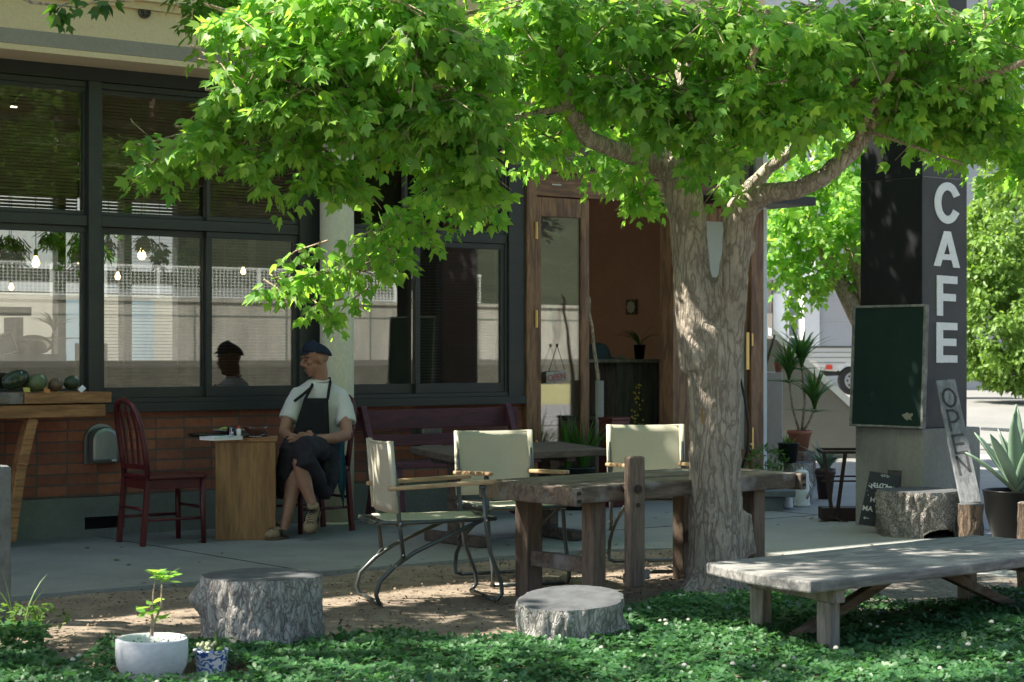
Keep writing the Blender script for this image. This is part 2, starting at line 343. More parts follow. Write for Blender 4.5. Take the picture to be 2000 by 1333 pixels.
# street side, seen only in the glass: grass verge, low wall, bank, tall wall with a fence
b = MB(); b.bx(-70, 60, -47.5, -24, -.4, -.005); struct('street_verge', b, mt['grass'])
b = MB(); b.bx(-70, 60, -24, -14, -.1, .0); struct('street', b, M('street_asphalt', (.20, .20, .20), (.15, .15, .15), 3, .9, .4))
wallm = M('stained_concrete_wall', (.50, .495, .44), (.32, .315, .28), .8, .9, .3, (1, 1, .15), 12, c3=(.20, .19, .17), c3at=.56)
t = thing('retaining_wall', 'tall stained concrete retaining wall with white mesh fence mirrored in the cafe windows', 'wall', (0, -47, 0))
b = MB((0, -47, 0)); b.bx(-60, 60, -48.4, -48, 0, 3.0); b.bx(-60, 60, -48.46, -47.94, 3.0, 3.12)
b.build('wall_face', wallm, t)
b = MB((0, -47, 0)); b.bx(-60, 60, -47.999, -47.985, 2.5, 2.54)
for i in range(-12, 13): b.bx(i*3.7-.035, i*3.7+.035, -47.999, -47.982, .9, 2.99)
b.build('wall_joint', mt['found'], t)
b = MB((0, -47, 0)); b.prism([(-48, 0), (-46, 0), (-46.3, .75), (-48, .95)], (-60, 0, 0), (0, 1, 0), (0, 0, 1), (120, 0, 0)); b.build('lower_bank', M('dark_bank', (.085, .085, .07), (.06, .06, .05), 3, .95, .6, fine=20, c3=(.34, .27, .16), c3at=.66), t)
t = thing('mesh_fence', 'white mesh fence on the retaining wall mirrored in the window panes', 'fence', (0, -48.2, 3.1))
b = MB((0, -48.2, 3.1))
for i in range(-22, 23):
    b.bx(i*2.0-.05, i*2.0+.05, -48.24, -48.16, 3.1, 4.25)
b.build('post', mt['enamel'], t); b = MB((0, -48.2, 3.1))
b.bx(-46, 46, -48.22, -48.18, 4.2, 4.26); b.bx(-46, 46, -48.22, -48.18, 3.16, 3.2)
for z in np.arange(3.28, 4.2, .11): b.bx(-46, 46, -48.21, -48.195, z-.009, z+.009)
for x in np.arange(-46, 46, .15): b.bx(x-.010, x+.010, -48.205, -48.19, 3.16, 4.2)
b.build('mesh_panel', mt['enamel'], t)
for i, x in enumerate((9.3, 11.0, 15.2)):
    t = thing('notice_board', ['left blank white board tied to the mesh fence mirrored in the window', 'right blank white board tied to the mesh fence mirrored in the window', 'small blank white board on the fence mirrored near the doorway'][i], 'notice board', (x, -48.0, 3.2), 0, 'blank boards on the mesh fence')
    b = MB(); b.bx(-.75, .75, -.02, .02, 0, .95 if i < 2 else .7); b.build('board', mt['letter'], t)
    b = MB(); b.bx(-.6, -.55, -.1, -.03, -.1, .8); b.bx(.55, .6, -.1, -.03, -.1, .8); b.build('bracket', mt['chrome'], t)
# far hill
b = MB(); rows = [[Vector((x, y, max(0, (-49.5-y)*.5+3+1.5*noise.noise(Vector((x*.05, y*.05, 0)))))) for x in range(-120, 121, 8)] for y in (-49.6, -56, -66, -80, -110)]
b.grid(rows); struct('hillside', b, M('hillside_growth', (.030, .042, .018), (.014, .022, .010), .3, .95, .5, fine=3, dist=.4), smooth=True)

# ================================================================ THE CAFE BUILDING
XR = UX(1487)
bd = thing('cafe_building', 'cafe with brick base, dark window frames, cream fascia and brown wooden entrance', 'building', (0, 0, 0))
b = MB(); b.bx(-6, UX(1022), .02, .22, .29, .865); b.build('brick_wall', mt['brick'], bd)
fo = MB(); vx0, vx1 = UX(163), UX(242)
fo.bx(-6, vx0, -.02, .22, -.1, .287); fo.bx(vx1, UX(1022), -.02, .22, -.1, .287); fo.bx(vx0, vx1, -.018, .2, -.1, .062); fo.bx(vx0, vx1, -.018, .2, .148, .285)
fobj = fo.build('foundation', mt['found'], bd)
b = MB()
b.bx(vx0, vx1, .10, .12, .062, .148)
for k in range(22): x = vx0+(k+.5)*(vx1-vx0)/22; b.bx(x-.003, x+.003, .03, .1, .062, .148)
b.build('vent_grille', mt['black'], fobj)
# roof slab, fascia and upper storey
b = MB(); b.bx(-8, XR+.4, -.42, 7.25, 3.26, 3.62); b.cur = 1; b.bx(-8, XR+.4, -.424, -.40, 3.30, 3.40); b.cur = 0
b.bx(-8, XR+.4, -.45, .5, 3.62, 3.67); b.bx(-8, XR+.4, -.49, .5, 3.67, 3.73); b.bx(-8, XR, -.05, 7.2, 3.73, 7.25)
fa = b.build('fascia', [mt['fascia'], mt['fband']], bd, bevel=.004)
c = WP(281, 24, -.42); b = MB()
b.lathe([(.046, 0), (.046, .02), (.038, .022), (.038, .008)], n=20, cap1=True)
for k in range(5): b.box((0, (k-2)*.015, .016), (.074 if k in (1, 2, 3) else .05, .004, .012))
b.box((0, 0, .017), (.004, .074, .012)); b.lathe([(.014, .0), (.014, .022), (.011, .022)], n=12)
o = b.build('round_vent', M('brown_vent', (.12, .10, .08), (.08, .07, .055), 20, .6, .1), fa); o.location = c; o.rotation_euler = (pi/2, 0, 0)
b = MB(); b.bx(-8, XR, -.02, .2, 3.165, 3.26); b.build('head_beam', mt['black'], bd)
# fixed dark frame members
posts = [(-500, -480), (178, 205), (605, 692-50), (986, 1022)]
b = MB()
for p0, p1 in [(170, 192), (582, 622), (990, 1021)]:
    b.bx(UX(p0), UX(p1), -.03, .12, .87, 3.164)
b.bx(UX(192), UX(197), -.015, .12, .87, 3.164); b.bx(UX(985), UX(990), -.01, .12, .87, 3.164)
b.bx(-6, UX(1022), -.045, .14, .867, .93); b.bx(-6, UX(1022), -.02, .12, .93, .965)      # sill
for a0, a1 in ((-6, UX(170)), (UX(197), UX(582)), (UX(622), UX(985))):
    b.bx(a0, a1, -.012, .12, 2.16, 2.235)
    b.bx(a0, a1, .0, .12, 3.12, 3.163)
b.build('window_posts', mt['frame'], bd, bevel=.004)
def window(x0, x1, z0, z1, y, wl=.05, wr=.05, wb=.06, wt=.045, blind=False):
    m = MB(); m.bx(x0, x1, y-.02, y+.02, z0, z0+wb); m.bx(x0, x1, y-.02, y+.02, z1-wt, z1)
    m.bx(x0, x0+wl, y-.018, y+.018, z0+wb, z1-wt); m.bx(x1-wr, x1, y-.018, y+.018, z0+wb, z1-wt)
    o = m.build('window', mt['frame'], bd, bevel=.003)
    g = MB(); g.bx(x0+wl, x1-wr, y-.003, y+.003, z0+wb, z1-wt); g.build('pane', mt['glass'] if z0 < 2 else mt['glassup'], o)
    if blind:
        q = MB(); z = z0+wb+.02
        while z < z1-wt: q.box(((x0+x1)/2, y+.075, z), (x1-x0-wl-wr, .022, .0011), rx=.12 if z0 < 2 else -.75); z += .0235
        for xx in (x0+.2, x1-.2): q.bx(xx-.001, xx+.001, y+.074, y+.076, z0+wb, z1-wt)
        q.build('blind', M('tan_blind', (.26, .19, .13), (.22, .16, .11), 3, .6, 0), o)
    return o
zl0, zl1 = .966, 2.158; zu0, zu1 = 2.237, 3.12
lower = [(-560, -350, .03, 0), (-350, -160, .03, 0), (-160, 172, .03, 0), (197, 412, .055, 1), (404, 583, .02, 1), (622, 822, .055, 0), (812, 987, .02, 1)]
for p0, p1, y, bl in lower: window(UX(p0), UX(p1), zl0, zl1, y, blind=bl, wl=.045, wr=.045, wb=.075)
for p0, p1, y, bl in [(-560, -160, .03, 0), (-160, 172, .03, 1), (197, 413, .055, 1), (404, 608, .02, 1), (622, 800, .055, 0), (790, 987, .02, 0)]:
    window(UX(p0), UX(p1), zu0, zu1, y, blind=bl, wl=.03, wr=.03, wb=.03, wt=.03)
# round column
b = MB(); cx_, cy_ = UX(658, -.17), -.17
b.lathe([(.128, 0), (.127, 1), (.127, 2.2), (.126, 3.27)], (cx_, cy_, 0), 32, cap1=False); b.lathe([(.134, .0), (.134, .02), (.128, .026)], (cx_, cy_, 0), 32, cap0=False, cap1=False)
b.build('column', mt['column'], bd, auto=True)
# entrance
dx = [UX(p) for p in (1022, 1045, 1148, 1310, 1338, 1458, 1487)]; zt = DZ(1100, 388)
b = MB(); b.bx(dx[0], dx[1]-.02, -.05, .14, 0, 3.164); b.build('door_post', mt['doorwood'], bd, bevel=.004)
b = MB(); b.bx(dx[1]-.02, XR, -.03, .12, zt+.01, zt+.20); b.bx(dx[1]-.02, XR, -.03, .12, 3.08, 3.164); b.bx(dx[1]-.02, XR, -.045, .13, zt+.205, zt+.235)
b.bx(dx[3], dx[3]+.06, -.02, .12, zt+.235, 3.08)
lin = b.build('door_lintel', mt['doorwoodx'], bd, bevel=.004)
b = MB(); x = UX(1082); b.bx(x-.05, x+.05, -.036, -.03, zt+.10, zt+.112); b.build('name_plate', mt['chrome'], lin)
b = MB(); b.bx(dx[1]-.02, dx[3], .04, .046, zt+.235, 3.08); b.bx(dx[3]+.06, XR, .04, .046, zt+.235, 3.08); b.build('transom_pane', mt['glass'], bd)
def door(x0, x1, y, z1, hinge):
    d = MB(); W = x1-x0; s = .085
    for a, c_ in ((x0, x0+s), (x1-s, x1)): d.bx(a, c_, y-.02, y+.02, .02, z1)
    d.bx(x0+s, x1-s, y-.019, y+.019, z1-.15, z1); d.bx(x0+s, x1-s, y-.019, y+.019, .02, .3)
    for z in (z1-.152, .302): d.bx(x0+s, x1-s, y-.024, y-.01, z-.006, z+.006)
    return d.build('door', mt['doorwood'], bd, bevel=.005)
door_l = door(dx[1]-.035, dx[2], .0, zt, 1)
b = MB(); b.bx(dx[1]+.05, dx[2]-.085, -.002, .004, .3, zt-.15); b.build('pane', mt['glass'], door_l)
for z in (zt-.28, zt-1.0, .5):
    b = MB(); b.bx(dx[1]-.045, dx[1]-.02, -.062, -.054, z-.07, z+.07); b.tube([(dx[1]-.033, -.062, z-.07), (dx[1]-.033, -.062, z+.07)], .007)
    b.build('hinge', mt['brass'], door_l)
# right leaf with pale panel, handle and brass plates
b = MB(); y = -.0; x0, x1 = dx[4], dx[5]
b.bx(x0, x0+.05, y-.02, y+.02, .02, zt); b.bx(x1-.03, x1, y-.02, y+.02, .02, zt); b.bx(x0, x1, y-.019, y+.019, zt-.12, zt-.001); b.bx(x0, x1, y-.019, y+.019, .02, .42)
door_r = b.build('door', mt['doorwood'], bd, bevel=.004)
b = MB(); b.bx(x0+.05, x1-.03, y-.004, y+.004, .42, zt-.12); b.build('pale_panel', M('pale_door_film', (.44, .46, .41), (.40, .42, .37), 2, .35, .05), door_r)
b = MB(); hx = UX(1441); b.tube([(hx-.0, -.03, DZ(1441, 740)), (hx+.02, -.07, DZ(1441, 780)), (hx+.06, -.08, DZ(1441, 840)), (hx+.05, -.07, DZ(1441, 880)), (hx-.02, -.03, DZ(1441, 935))], .012, 10); b.build('curved_handle', mt['black'], door_r, smooth=True)
b = MB(); b.bx(dx[5]+.002, XR-.03, -.06, .14, 0, zt+.008); dp = b.build('door_post', mt['doorwood'], bd, bevel=.004)
b = MB(); x = UX(1459, -.06); b.bx(x-.01, x+.025, -.064, -.06, DZ(1465, 722), DZ(1465, 650)); b.bx(x+.055, x+.075, -.066, -.06, DZ(1465, 676), DZ(1465, 652)); b.bx(x+.06, x+.078, -.066, -.06, DZ(1467, 880), DZ(1467, 835)); b.ell((x+.03, -.075, DZ(1460, 868)), (.016, .016, .016)); b.build('brass_plate', mt['brass'], dp)
b = MB(); b.bx(dx[3], dx[4], -.03, .14, 0, zt+.008); b.build('door_post', mt['doorwood'], bd, bevel=.004)
b = MB(); b.bx(XR-.03, XR+.02, -.05, .22, 0, 3.25); b.build('corner_trim', mt['enamel'], bd)
b = MB(); b.bx(XR-.75, XR+.20, -.48, .1, 2.585, 2.66); b.build('canopy', mt['black'], bd, bevel=.003)
# side wall beyond the corner, interior shell
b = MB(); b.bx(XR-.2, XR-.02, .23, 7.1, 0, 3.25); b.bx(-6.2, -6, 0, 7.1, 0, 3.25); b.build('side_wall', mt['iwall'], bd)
b = MB(); b.bx(-6, XR-.2, .24, 7, -.1, .012); b.build('interior_floor', mt['ifloor'], bd)
b = MB(); b.bx(-6, XR-.2, .24, 7, 3.2, 3.245); 
for k in range(5): b.bx(-6, XR-.2, 1.4+k*1.6, 1.5+k*1.6, 3.08, 3.2)
b.build('ceiling', mt['ceil'], bd)
# back wall with tall windows onto a bright yard
YB = 7.0; bw = MB(); wx0, wx1 = -2.0, UX(352, YB)
bw.bx(-6, wx0, YB, YB+.15, 0, 3.2); bw.bx(wx1, XR-.2, YB, YB+.15, 0, 3.2); bw.bx(wx0, wx1, YB, YB+.15, 0, DZ(100, 705, YB)); bw.bx(wx0, wx1, YB, YB+.15, DZ(100, 383, YB), 3.2)
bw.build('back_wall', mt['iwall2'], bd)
b = MB(); zr = DZ(150, 540, YB); zr2 = DZ(150, 430, YB)
b.bx(wx0, wx1, YB-.03, YB+.1, zr-.07, zr+.07); b.bx(wx0, wx1, YB-.03, YB+.1, zr2-.12, zr2+.1)
for p in (-420, -300, -180, -60, 118, 247, 352): b.bx(UX(p, YB)-.045, UX(p, YB)+.045, YB-.04, YB+.1, .9, 3.1)
b.build('back_window_frame', mt['black'], bd)
# entry partition and interior wall behind the doorway
b = MB(); b.bx(UX(1010, 2.6), XR-.2, 2.6, 2.7, 0, 3.2); b.build('partition', mt['iwall'], bd)
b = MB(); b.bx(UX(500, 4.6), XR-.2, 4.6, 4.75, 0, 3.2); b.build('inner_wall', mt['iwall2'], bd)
# the neighbour's bright wall behind the back windows
b = MB(); b.bx(-12, 16, 7.3, 26, -.1, .03); struct('yard_bounce_floor', b, M('pale_bounce_floor', (.68, .67, .63), (.6, .59, .56), 1, .8, .1))  # unseen pale ground, added to bounce sun onto the yard wall
t = thing('yard_wall_house', 'pale cream house seen through the back windows of the cafe', 'building', (0, 16, 0))
b = MB((0, 16, 0)); b.bx(-9, 16.5, 16, 19, 0, 2.2); b.build('cream_wall', mt['cream'], t)
b = MB((0, 16, 0)); b.bx(-9, 16.5, 16.0, 19, 2.22, 6); b.build('upper_wall', mt['white'], t)
b = MB((0, 16, 0)); b.bx(UX(128, 15.9), UX(176, 15.9), 15.9, 15.98, .1, 2.1); b.bx(UX(250, 15.9), UX(300, 15.9), 15.9, 15.98, .1, 2.1); b.build('pale_blue_panel', plain('pale_blue', (.50, .66, .74), .7), t)  # flat pale blue panels in front of the cream wall

# joints cut in the paving
b = MB()
for x in (3.1, 6.05): b.bx(x-.004, x+.004, -2.79, -.03, .0145, .0165)
b.bx(8.12, 12.4, -1.88, -1.872, .0105, .0125); b.bx(9.1, 14.1, -4.6, -4.59, .0105, .0125); b.bx(11.3, 11.308, -14, -.1, .0105, .0125)
struct('paving_joint', b, mt['black'])
# ================================================================ FURNITURE UNDER THE EAVE
def text_mesh(s, size, depth, off=0.0):
    cu = bpy.data.curves.new('t', 'FONT'); cu.body = s; cu.size = size; cu.extrude = depth; cu.offset = off
    cu.align_x = 'CENTER'; cu.align_y = 'CENTER'; o = bpy.data.objects.new('t', cu); link(o)
    dg = bpy.context.evaluated_depsgraph_get(); me = bpy.data.meshes.new_from_object(o.evaluated_get(dg)); bpy.data.objects.remove(o)
    vs = [tuple(v.co) for v in me.vertices]; fs = [tuple(p.vertices) for p in me.polygons]; bpy.data.meshes.remove(me); return vs, fs
def text(mb, s, size, depth, o, ux, uy, off=0.0):
    vs, fs = text_mesh(s, size, depth, off); o, ux, uy = Vector(o), Vector(ux), Vector(uy); uz = ux.cross(uy)
    return mb.add([o+ux*v[0]+uy*v[1]+uz*v[2] for v in vs], fs)

def red_chair(name, label, loc, rz, group):
    t = thing(name, label, 'chair', loc, rz, group); w = .43; d = .42      # faces +X locally
    b = MB(); b.prism([(-.21, -.20), (-.17, -.215), (.19, -.225), (.235, -.19), (.235, .19), (.19, .225), (-.17, .215), (-.21, .20)], (0, 0, .435), (1, 0, 0), (0, 1, 0), (0, 0, .028)); b.build('seat', mt['redwood'], t, bevel=.008)
    b = MB(); b.bx(-.19, .20, -.192, -.172, .37, .434); b.bx(-.19, .20, .172, .192, .37, .434); b.bx(.188, .208, -.19, .19, .37, .434); b.bx(-.2, -.18, -.19, .19, .37, .434); b.build('apron_rail', mt['redwood'], t, bevel=.003)
    for s in (-1, 1):
        b = MB(); b.tube([(.195, s*.19, .434), (.198, s*.192, .2), (.202, s*.196, 0)], [.021, .019, .017], 10); b.build('leg', mt['redwood'], t, smooth=True)
        b = MB(); b.beam((-.195, s*.185, .45), (-.235, s*.19, 0), .034, .034, (1, 0, 0)); b.build('leg', mt['redwood'], t, bevel=.004)
    # bowed hoop and three splats
    hoop = [(-.195, -.185, .43), (-.215, -.19, .6), (-.245, -.186, .78), (-.265, -.165, .87), (-.28, -.12, .925), (-.288, -.06, .95), (-.29, 0, .957), (-.288, .06, .95), (-.28, .12, .925), (-.265, .165, .87), (-.245, .186, .78), (-.215, .19, .6), (-.195, .185, .43)]
    b = MB(); b.tube(hoop, .019, 10, sx=1.15); h = b.build('back_hoop', mt['redwood'], t, smooth=True)
    b = MB(); b.bx(-.222, -.198, -.18, .18, .50, .535)
    for k in (-1, 0, 1):
        b.beam((-.212, k*.085, .53), (-.236, k*.098, .75), .03, .012, (1, 0, 0)); b.beam((-.236, k*.098, .75), (-.272, k*.085, .93-.012*abs(k)), .03, .012, (1, 0, 0))
    b.build('back_splats', mt['redwood'], t, bevel=.003)
    b = MB()
    for s in (-1, 1): b.tube([(-.222, s*.19, .17), (.2, s*.194, .17)], .010, 8)
    b.tube([(.2, -.19, .24), (.2, .19, .24)], .010, 8); b.tube([(-.222, -.19, .24), (-.222, .19, .24)], .010, 8)
    b.build('stretcher', mt['redwood'], t, smooth=True); return t
red_chair('spindle_chair', 'empty dark red arched-back wooden chair left of the honey wood pedestal', (6.21, -.69, .014), rad(-3), 'dark red wooden chairs')
red_chair('spindle_chair', 'dark red wooden chair the man in the apron is sitting on', (7.44, -.57, .014), rad(180), 'dark red wooden chairs')

# pedestal table, round dark top
c = Vector((6.72, -.90, .014)); t = thing('pedestal_table', 'honey wood pedestal table with a round dark top beside the seated man', 'table', c, rad(-2))
e1 = (G(533, 1062)-G(417, 1058)); e1 = (RT-FW*.0).normalized()*.405; ang = math.atan2(e1.y, e1.x)-rad(-2)+.10
ux = Vector((cos(ang), sin(ang), 0)); uy = Vector((-ux.y, ux.x, 0)); L = e1.length
b = MB(); b.prism([(-L/2, 0), (L/2, 0), (L/2, .30), (-L/2, .30)], (0, 0, 0), ux, uy, (0, 0, .665)); b.build('pedestal', mt['honey'], t, bevel=.004)
b = MB(); b.prism([(-L/2-.008, -.006), (L/2+.008, -.006), (L/2+.008, .31), (-L/2-.008, .31)], (0, 0, .667), ux, uy, (0, 0, .028)); b.build('pedestal_cap', mt['shelfwood'], t, bevel=.003)
cc = ux*(-.125)+uy*.20
b = MB(); b.lathe([(.0, .697), (.27, .697), (.278, .704), (.278, .716), (.272, .72), (0, .72)], (cc.x, cc.y, 0), 40, cap0=False, cap1=False); b.build('round_top', plain('dark_glass_top', (.02, .018, .015), .15), t, auto=True)
TT = c+Vector((0, 0, .722)); ZT = .738
def onT(px, py): return G(px, py, ZT)
p = onT(432, 860); t = thing('paperback_book', 'white and turquoise paperback lying on the round table top', 'book', p, rad(8))
b = MB(); b.bx(-.11, .11, -.075, .075, .002, .020); b.build('pages', mt['letter'], t); b = MB(); b.bx(-.113, .113, -.078, .078, .020, .023); b.cur = 1; b.bx(.0, .05, -.079, .079, .0205, .0238); b.build('cover', [mt['letter'], plain('turquoise_print', (.05, .35, .42), .5)], t)
p = onT(448, 846) + Vector((0, 0, .0)); t = thing('dinner_plate', 'grey rimmed plate with green food left on the round table top', 'plate', p)
b = MB(); b.lathe([(0, .004), (.06, .002), (.105, .016), (.115, .020), (.113, .024), (.1, .020), (.06, .008), (0, .009)], n=30, cap0=False, cap1=False); b.build('plate', plain('grey_glaze', (.22, .22, .22), .3), t, smooth=True)
b = MB(); [b.ell((-.035+.02*cos(k*2.1), .02*sin(k*2.1), .02+.006*(k % 3)), (.022, .018, .012)) for k in range(6)]; b.build('salad', plain('lettuce', (.28, .34, .06), .5), t, smooth=True)
p = onT(450, 856)+Vector((.02, 0, .004)); t = thing('small_glass', 'small glass jar with sprigs and orange drink next to the plate', 'glass', p+Vector((0, .02, 0)))
b = MB(); b.lathe([(.026, 0), (.03, .06), (.028, .06), (.024, .004)], n=18, cap1=True); b.build('tumbler', mt['clear'], t, smooth=True); b = MB(); b.lathe([(.022, .004), (.024, .03)], n=16); b.build('drink', plain('orange_juice', (.5, .25, .12), .3), t)
p = onT(461, 857)+Vector((.02, -.0, .004)); t = thing('spice_bottle', 'tiny white bottle with red cap standing on the round table', 'bottle', p); b = MB(); b.lathe([(.014, 0), (.014, .055), (.009, .06)], n=14); b.build('bottle', mt['letter'], t, smooth=True)
b = MB(); b.lathe([(.0105, .058), (.0105, .074), (.004, .078)], n=14); b.build('cap', plain('red_cap', (.4, .03, .02), .4), t)
p = onT(502, 853)+Vector((0, .02, 0)); t = thing('wooden_bowl', 'dark brown lacquered bowl on the pedestal cap nearest the man', 'bowl', p)
b = MB(); b.lathe([(.032, 0), (.034, .008), (.06, .03), (.082, .066), (.078, .067), (.055, .032), (0, .014)], n=30, cap0=True, cap1=False); b.build('bowl', plain('brown_lacquer', (.075, .028, .014), .25), t, smooth=True)
b = MB(); b.lathe([(.04, -.001), (.042, .002)], n=20); b.build('saucer', mt['letter'], t)

# hood vents on the brick
for i, (px, py, lab) in enumerate([(197, 868, 'rounded steel hood vent on the brick wall left of the empty red chair'), (832, 850, 'rounded steel hood vent on the brick wall behind the maroon bench')]):
    z0, z1 = DZ(197, 906), DZ(197, 828); h = z1-z0; W = .245; x = UX(px)
    t = thing('hood_vent', lab, 'vent', (x, .0, z0), 0, 'steel hood vents on the brick wall')
    prof = [(-W/2, 0), (W/2, 0)] + [(W/2*cos(a), h-.115+.115*sin(a)) for a in np.linspace(0, pi, 13)]
    b = MB(); b.prism(prof, (0, 0.018, 0), (1, 0, 0), (0, 0, 1), (0, -.02, 0)); b.build('back_plate', mt['steel'], t, bevel=.003)
    prof = [(-W/2+.018, .006), (W/2-.018, .006)] + [((W/2-.018)*cos(a), h-.115+.095*sin(a)) for a in np.linspace(0, pi, 17)]
    b = MB(); b.prism(prof, (0, -.003, 0), (1, 0, 0), (0, 0, 1), (0, -.085, 0)); b.build('hood', mt['steel'], t, bevel=.028)
    b = MB(); b.bx(.04, .075, -.0895, -.0883, .02, .032); b.build('maker_plate', mt['letter'], t)

# maroon bench with back
t = thing('slatted_bench', 'long maroon painted bench with back against the brick wall', 'bench', (UX(700, -.25), -.3, .014))
o = Vector((UX(700, -.25), -.3, .014)); Lb = UX(1019, -.25)-o.x
b = MB(); b.bx(-.02, Lb+.02, .12, .155, DZ(860, 840, -.17), DZ(860, 802, -.17)); b.build('top_rail', mt['benchred'], t, bevel=.006)
b = MB(); b.bx(.10, Lb+.06, .03, .06, DZ(860, 872, -.25), DZ(860, 850, -.25)); b.build('back_rail', mt['benchred'], t, bevel=.005)
b = MB(); zs = .42; b.bx(.02, Lb, -.38, -.22, zs, zs+.035); b.bx(.02, Lb, -.20, -.05, zs, zs+.035); b.build('seat', mt['benchred'], t, bevel=.005)
for x in (.08, Lb-.1):
    b = MB(); b.beam((x, .12, .86), (x, -.06, .40), .05, .05, (1, 0, 0)); b.build('back_strut', mt['benchred'], t, bevel=.004)
    for y0, y1 in ((-.08, .02), (-.34, -.40)):
        b = MB(); b.beam((x, y0, .42), (x, y1, 0), .06, .06, (1, 0, 0)); b.build('leg', mt['benchred'], t, bevel=.004)

# dark trestle table
o = G(978, 1050); o.z = .014; t = thing('trestle_table', 'low dark weathered table behind the canvas chairs in front of the maroon bench', 'table', o, rad(-3))
zt_ = .64
def loc2(px, py, z): v = G(px, py, z)-o; return Matrix.Rotation(rad(3), 3, 'Z') @ Vector((v.x, v.y, 0))
A = loc2(800, 873, zt_); Bq = loc2(880, 890, zt_); Cq = loc2(1190, 877, zt_); Dq = Cq + (A-Bq)
pl = [(A.x, A.y), (Bq.x, Bq.y)] + [(Bq.x+(Cq.x-Bq.x)*k/10, Bq.y+(Cq.y-Bq.y)*k/10+.012*sin(k*2.3)) for k in range(1, 11)] + [(Dq.x, Dq.y)]
b = MB(); b.prism(pl, (0, 0, zt_-.045-.014), (1, 0, 0), (0, 1, 0), (0, 0, .045)); b.build('tabletop', mt['darkwood'], t, bevel=.006)
cx0 = (A+Bq)/2; cx1 = (Cq+Dq)/2; dd = (cx1-cx0).normalized()
for k, q in enumerate((cx0+dd*.22, cx1-dd*.30)):
    b = MB(); b.box((q.x, q.y, .32), (.07, .11, .53)); b.build('leg', mt['darkwood'], t, bevel=.005)
    b = MB(); b.box((q.x, q.y, .035), (.09, .66, .07)); b.box((q.x, q.y, .555), (.08, .5, .05)); b.build('foot', mt['darkwood'], t, bevel=.012)
b = MB(); b.beam(cx0+dd*.22+Vector((0, 0, .25)), cx1-dd*.3+Vector((0, 0, .25)), .05, .08); b.build('stretcher', mt['darkwood'], t, bevel=.004)

# ================================================================ DIRECTOR CHAIRS
def director(label, loc, rz):
    t = thing('canvas_chair', label, 'chair', loc, rz, 'cream canvas folding chairs'); W = .225     # faces +X, half width W
    met, arm = mt['tubemetal'], mt['armwood']; xb, xf = -.24, .24
    for s in (-1, 1):
        y = s*W
        b = MB(); b.tube([(xb-.03, y, .83), (xb, y, .62), (xb+.02, y, .40), (xb+.04, y, .24)], .0115, 10); b.build('back_post', met, t, smooth=True)
        b = MB(); b.tube([(xf-.02, y, .60), (xf+.0, y, .40), (xf+.02, y, .26), (xf+.08, y, .10), (xf+.085, y, .045), (xf+.06, y, .014), (xf+.05, y*.9, .012)], .0115, 10); b.build('front_leg', met, t, smooth=True)
        b = MB(); b.tube([(xf-.02, y*.93, .425), (xb+.10, y*.93, .27), (xb+.0, y*.93, .205), (xb-.08, y*.93, .13), (xb-.10, y*.93, .06), (xb-.085, y*.93, .018), (xb-.07, y*.8, .012)], .0115, 10); b.build('rear_leg', met, t, smooth=True)
        b = MB(); b.tube([(xb-.09, y*.80, .425), (xb-.07, y*.93, .425), (xb+.05, y*.95, .422), (xf+.05, y*.95, .432)], .0115, 10); b.build('seat_tube', met, t, smooth=True)
        b = MB(); b.prism([(xb-.045, -.018), (xb-.03, -.022), (xf+.03, -.024), (xf+.055, -.012), (xf+.058, .004), (xf+.04, .022), (xb-.03, .018), (xb-.045, .01)], (0, y, .60), (1, 0, .045), (0, 1, 0), (0, 0, .022)); b.build('armrest', arm, t, bevel=.007)
        b = MB(); b.beam((xb-.0, y-.0, .56), (xb+.0, y, .62), .03, .03, (1, 0, 0)); b.ell((xf-.02, y, .595), (.018, .016, .018)); b.build('arm_bracket', met, t)
        b = MB()
        for q in ((xb+.035, y*1.045, .26), (xb+.0, y*1.0, .205), (xf+.0, y*1.045, .425), (xb+.02, y*1.045, .42)): b.ell(q, (.006, .005, .006), n=8)
        b.build('rivet', mt['chrome'], t)
        b = MB(); b.beam((xb+.04, y*.97, .255), (xb+.0, y*.97, .205), .006, .03, (0, 1, 0)); b.build('hinge_plate', met, t)
    b = MB(); b.tube([(xf+.05, -W*.93, .012), (xf+.05, W*.93, .012)], .0115, 10); b.tube([(xb-.07, -W*.82, .012), (xb-.07, W*.82, .012)], .0115, 10); b.build('floor_rail', met, t, smooth=True)
    b = MB(); b.tube([(xf+.05, -W*.95, .432), (xf+.055, W*.95, .432)], .012, 10); b.tube([(xb-.09, -W*.8, .425), (xb-.105, 0, .425), (xb-.09, W*.8, .425)], .011, 10); b.build('cross_tube', met, t, smooth=True)
    b = MB(); rows = []
    for i in range(9):
        u = i/8; z = .47+u*.365; r = []
        for k in range(13):
            v = -1+k/6; x = xb+.015-.03*(z-.47)/.36 - .028*(1-v*v) - .012; r.append(Vector((x+(.004*noise.noise(Vector((v*2, u*3, 1)))), v*(W+.013), z+.006*v*v*u)))
        rows.append(r)
    b.grid(rows); o = b.build('back_canvas', mt['canvas'], t, smooth=True, solid=.004)
    b = MB()
    for s in (-1, 1): b.tube([(xb-.0, s*W, .475), (xb-.03, s*W, .838)], .0165, 10)
    for z in (.822,): b.tube([(xb-.03-.03*(1-(k/4)**2), k/4*W, z+.008) for k in range(-4, 5)], .004, 6)
    b.build('canvas_hem', mt['canvas'], o, smooth=True)
    b = MB(); rows = []
    for i in range(9):
        u = i/8; x = xb-.02+u*(xf+.07-xb); r = []
        for k in range(11):
            v = -1+k/5; r.append(Vector((x, v*W*.93, .437-.032*(1-v*v)*(.4+.6*sin(pi*min(1, u*1.05)))+.004*noise.noise(Vector((v*3, u*3, 5))))))
        rows.append(r)
    b.grid(rows); b.build('seat_canvas', mt['canvas'], t, smooth=True, solid=.004); return t
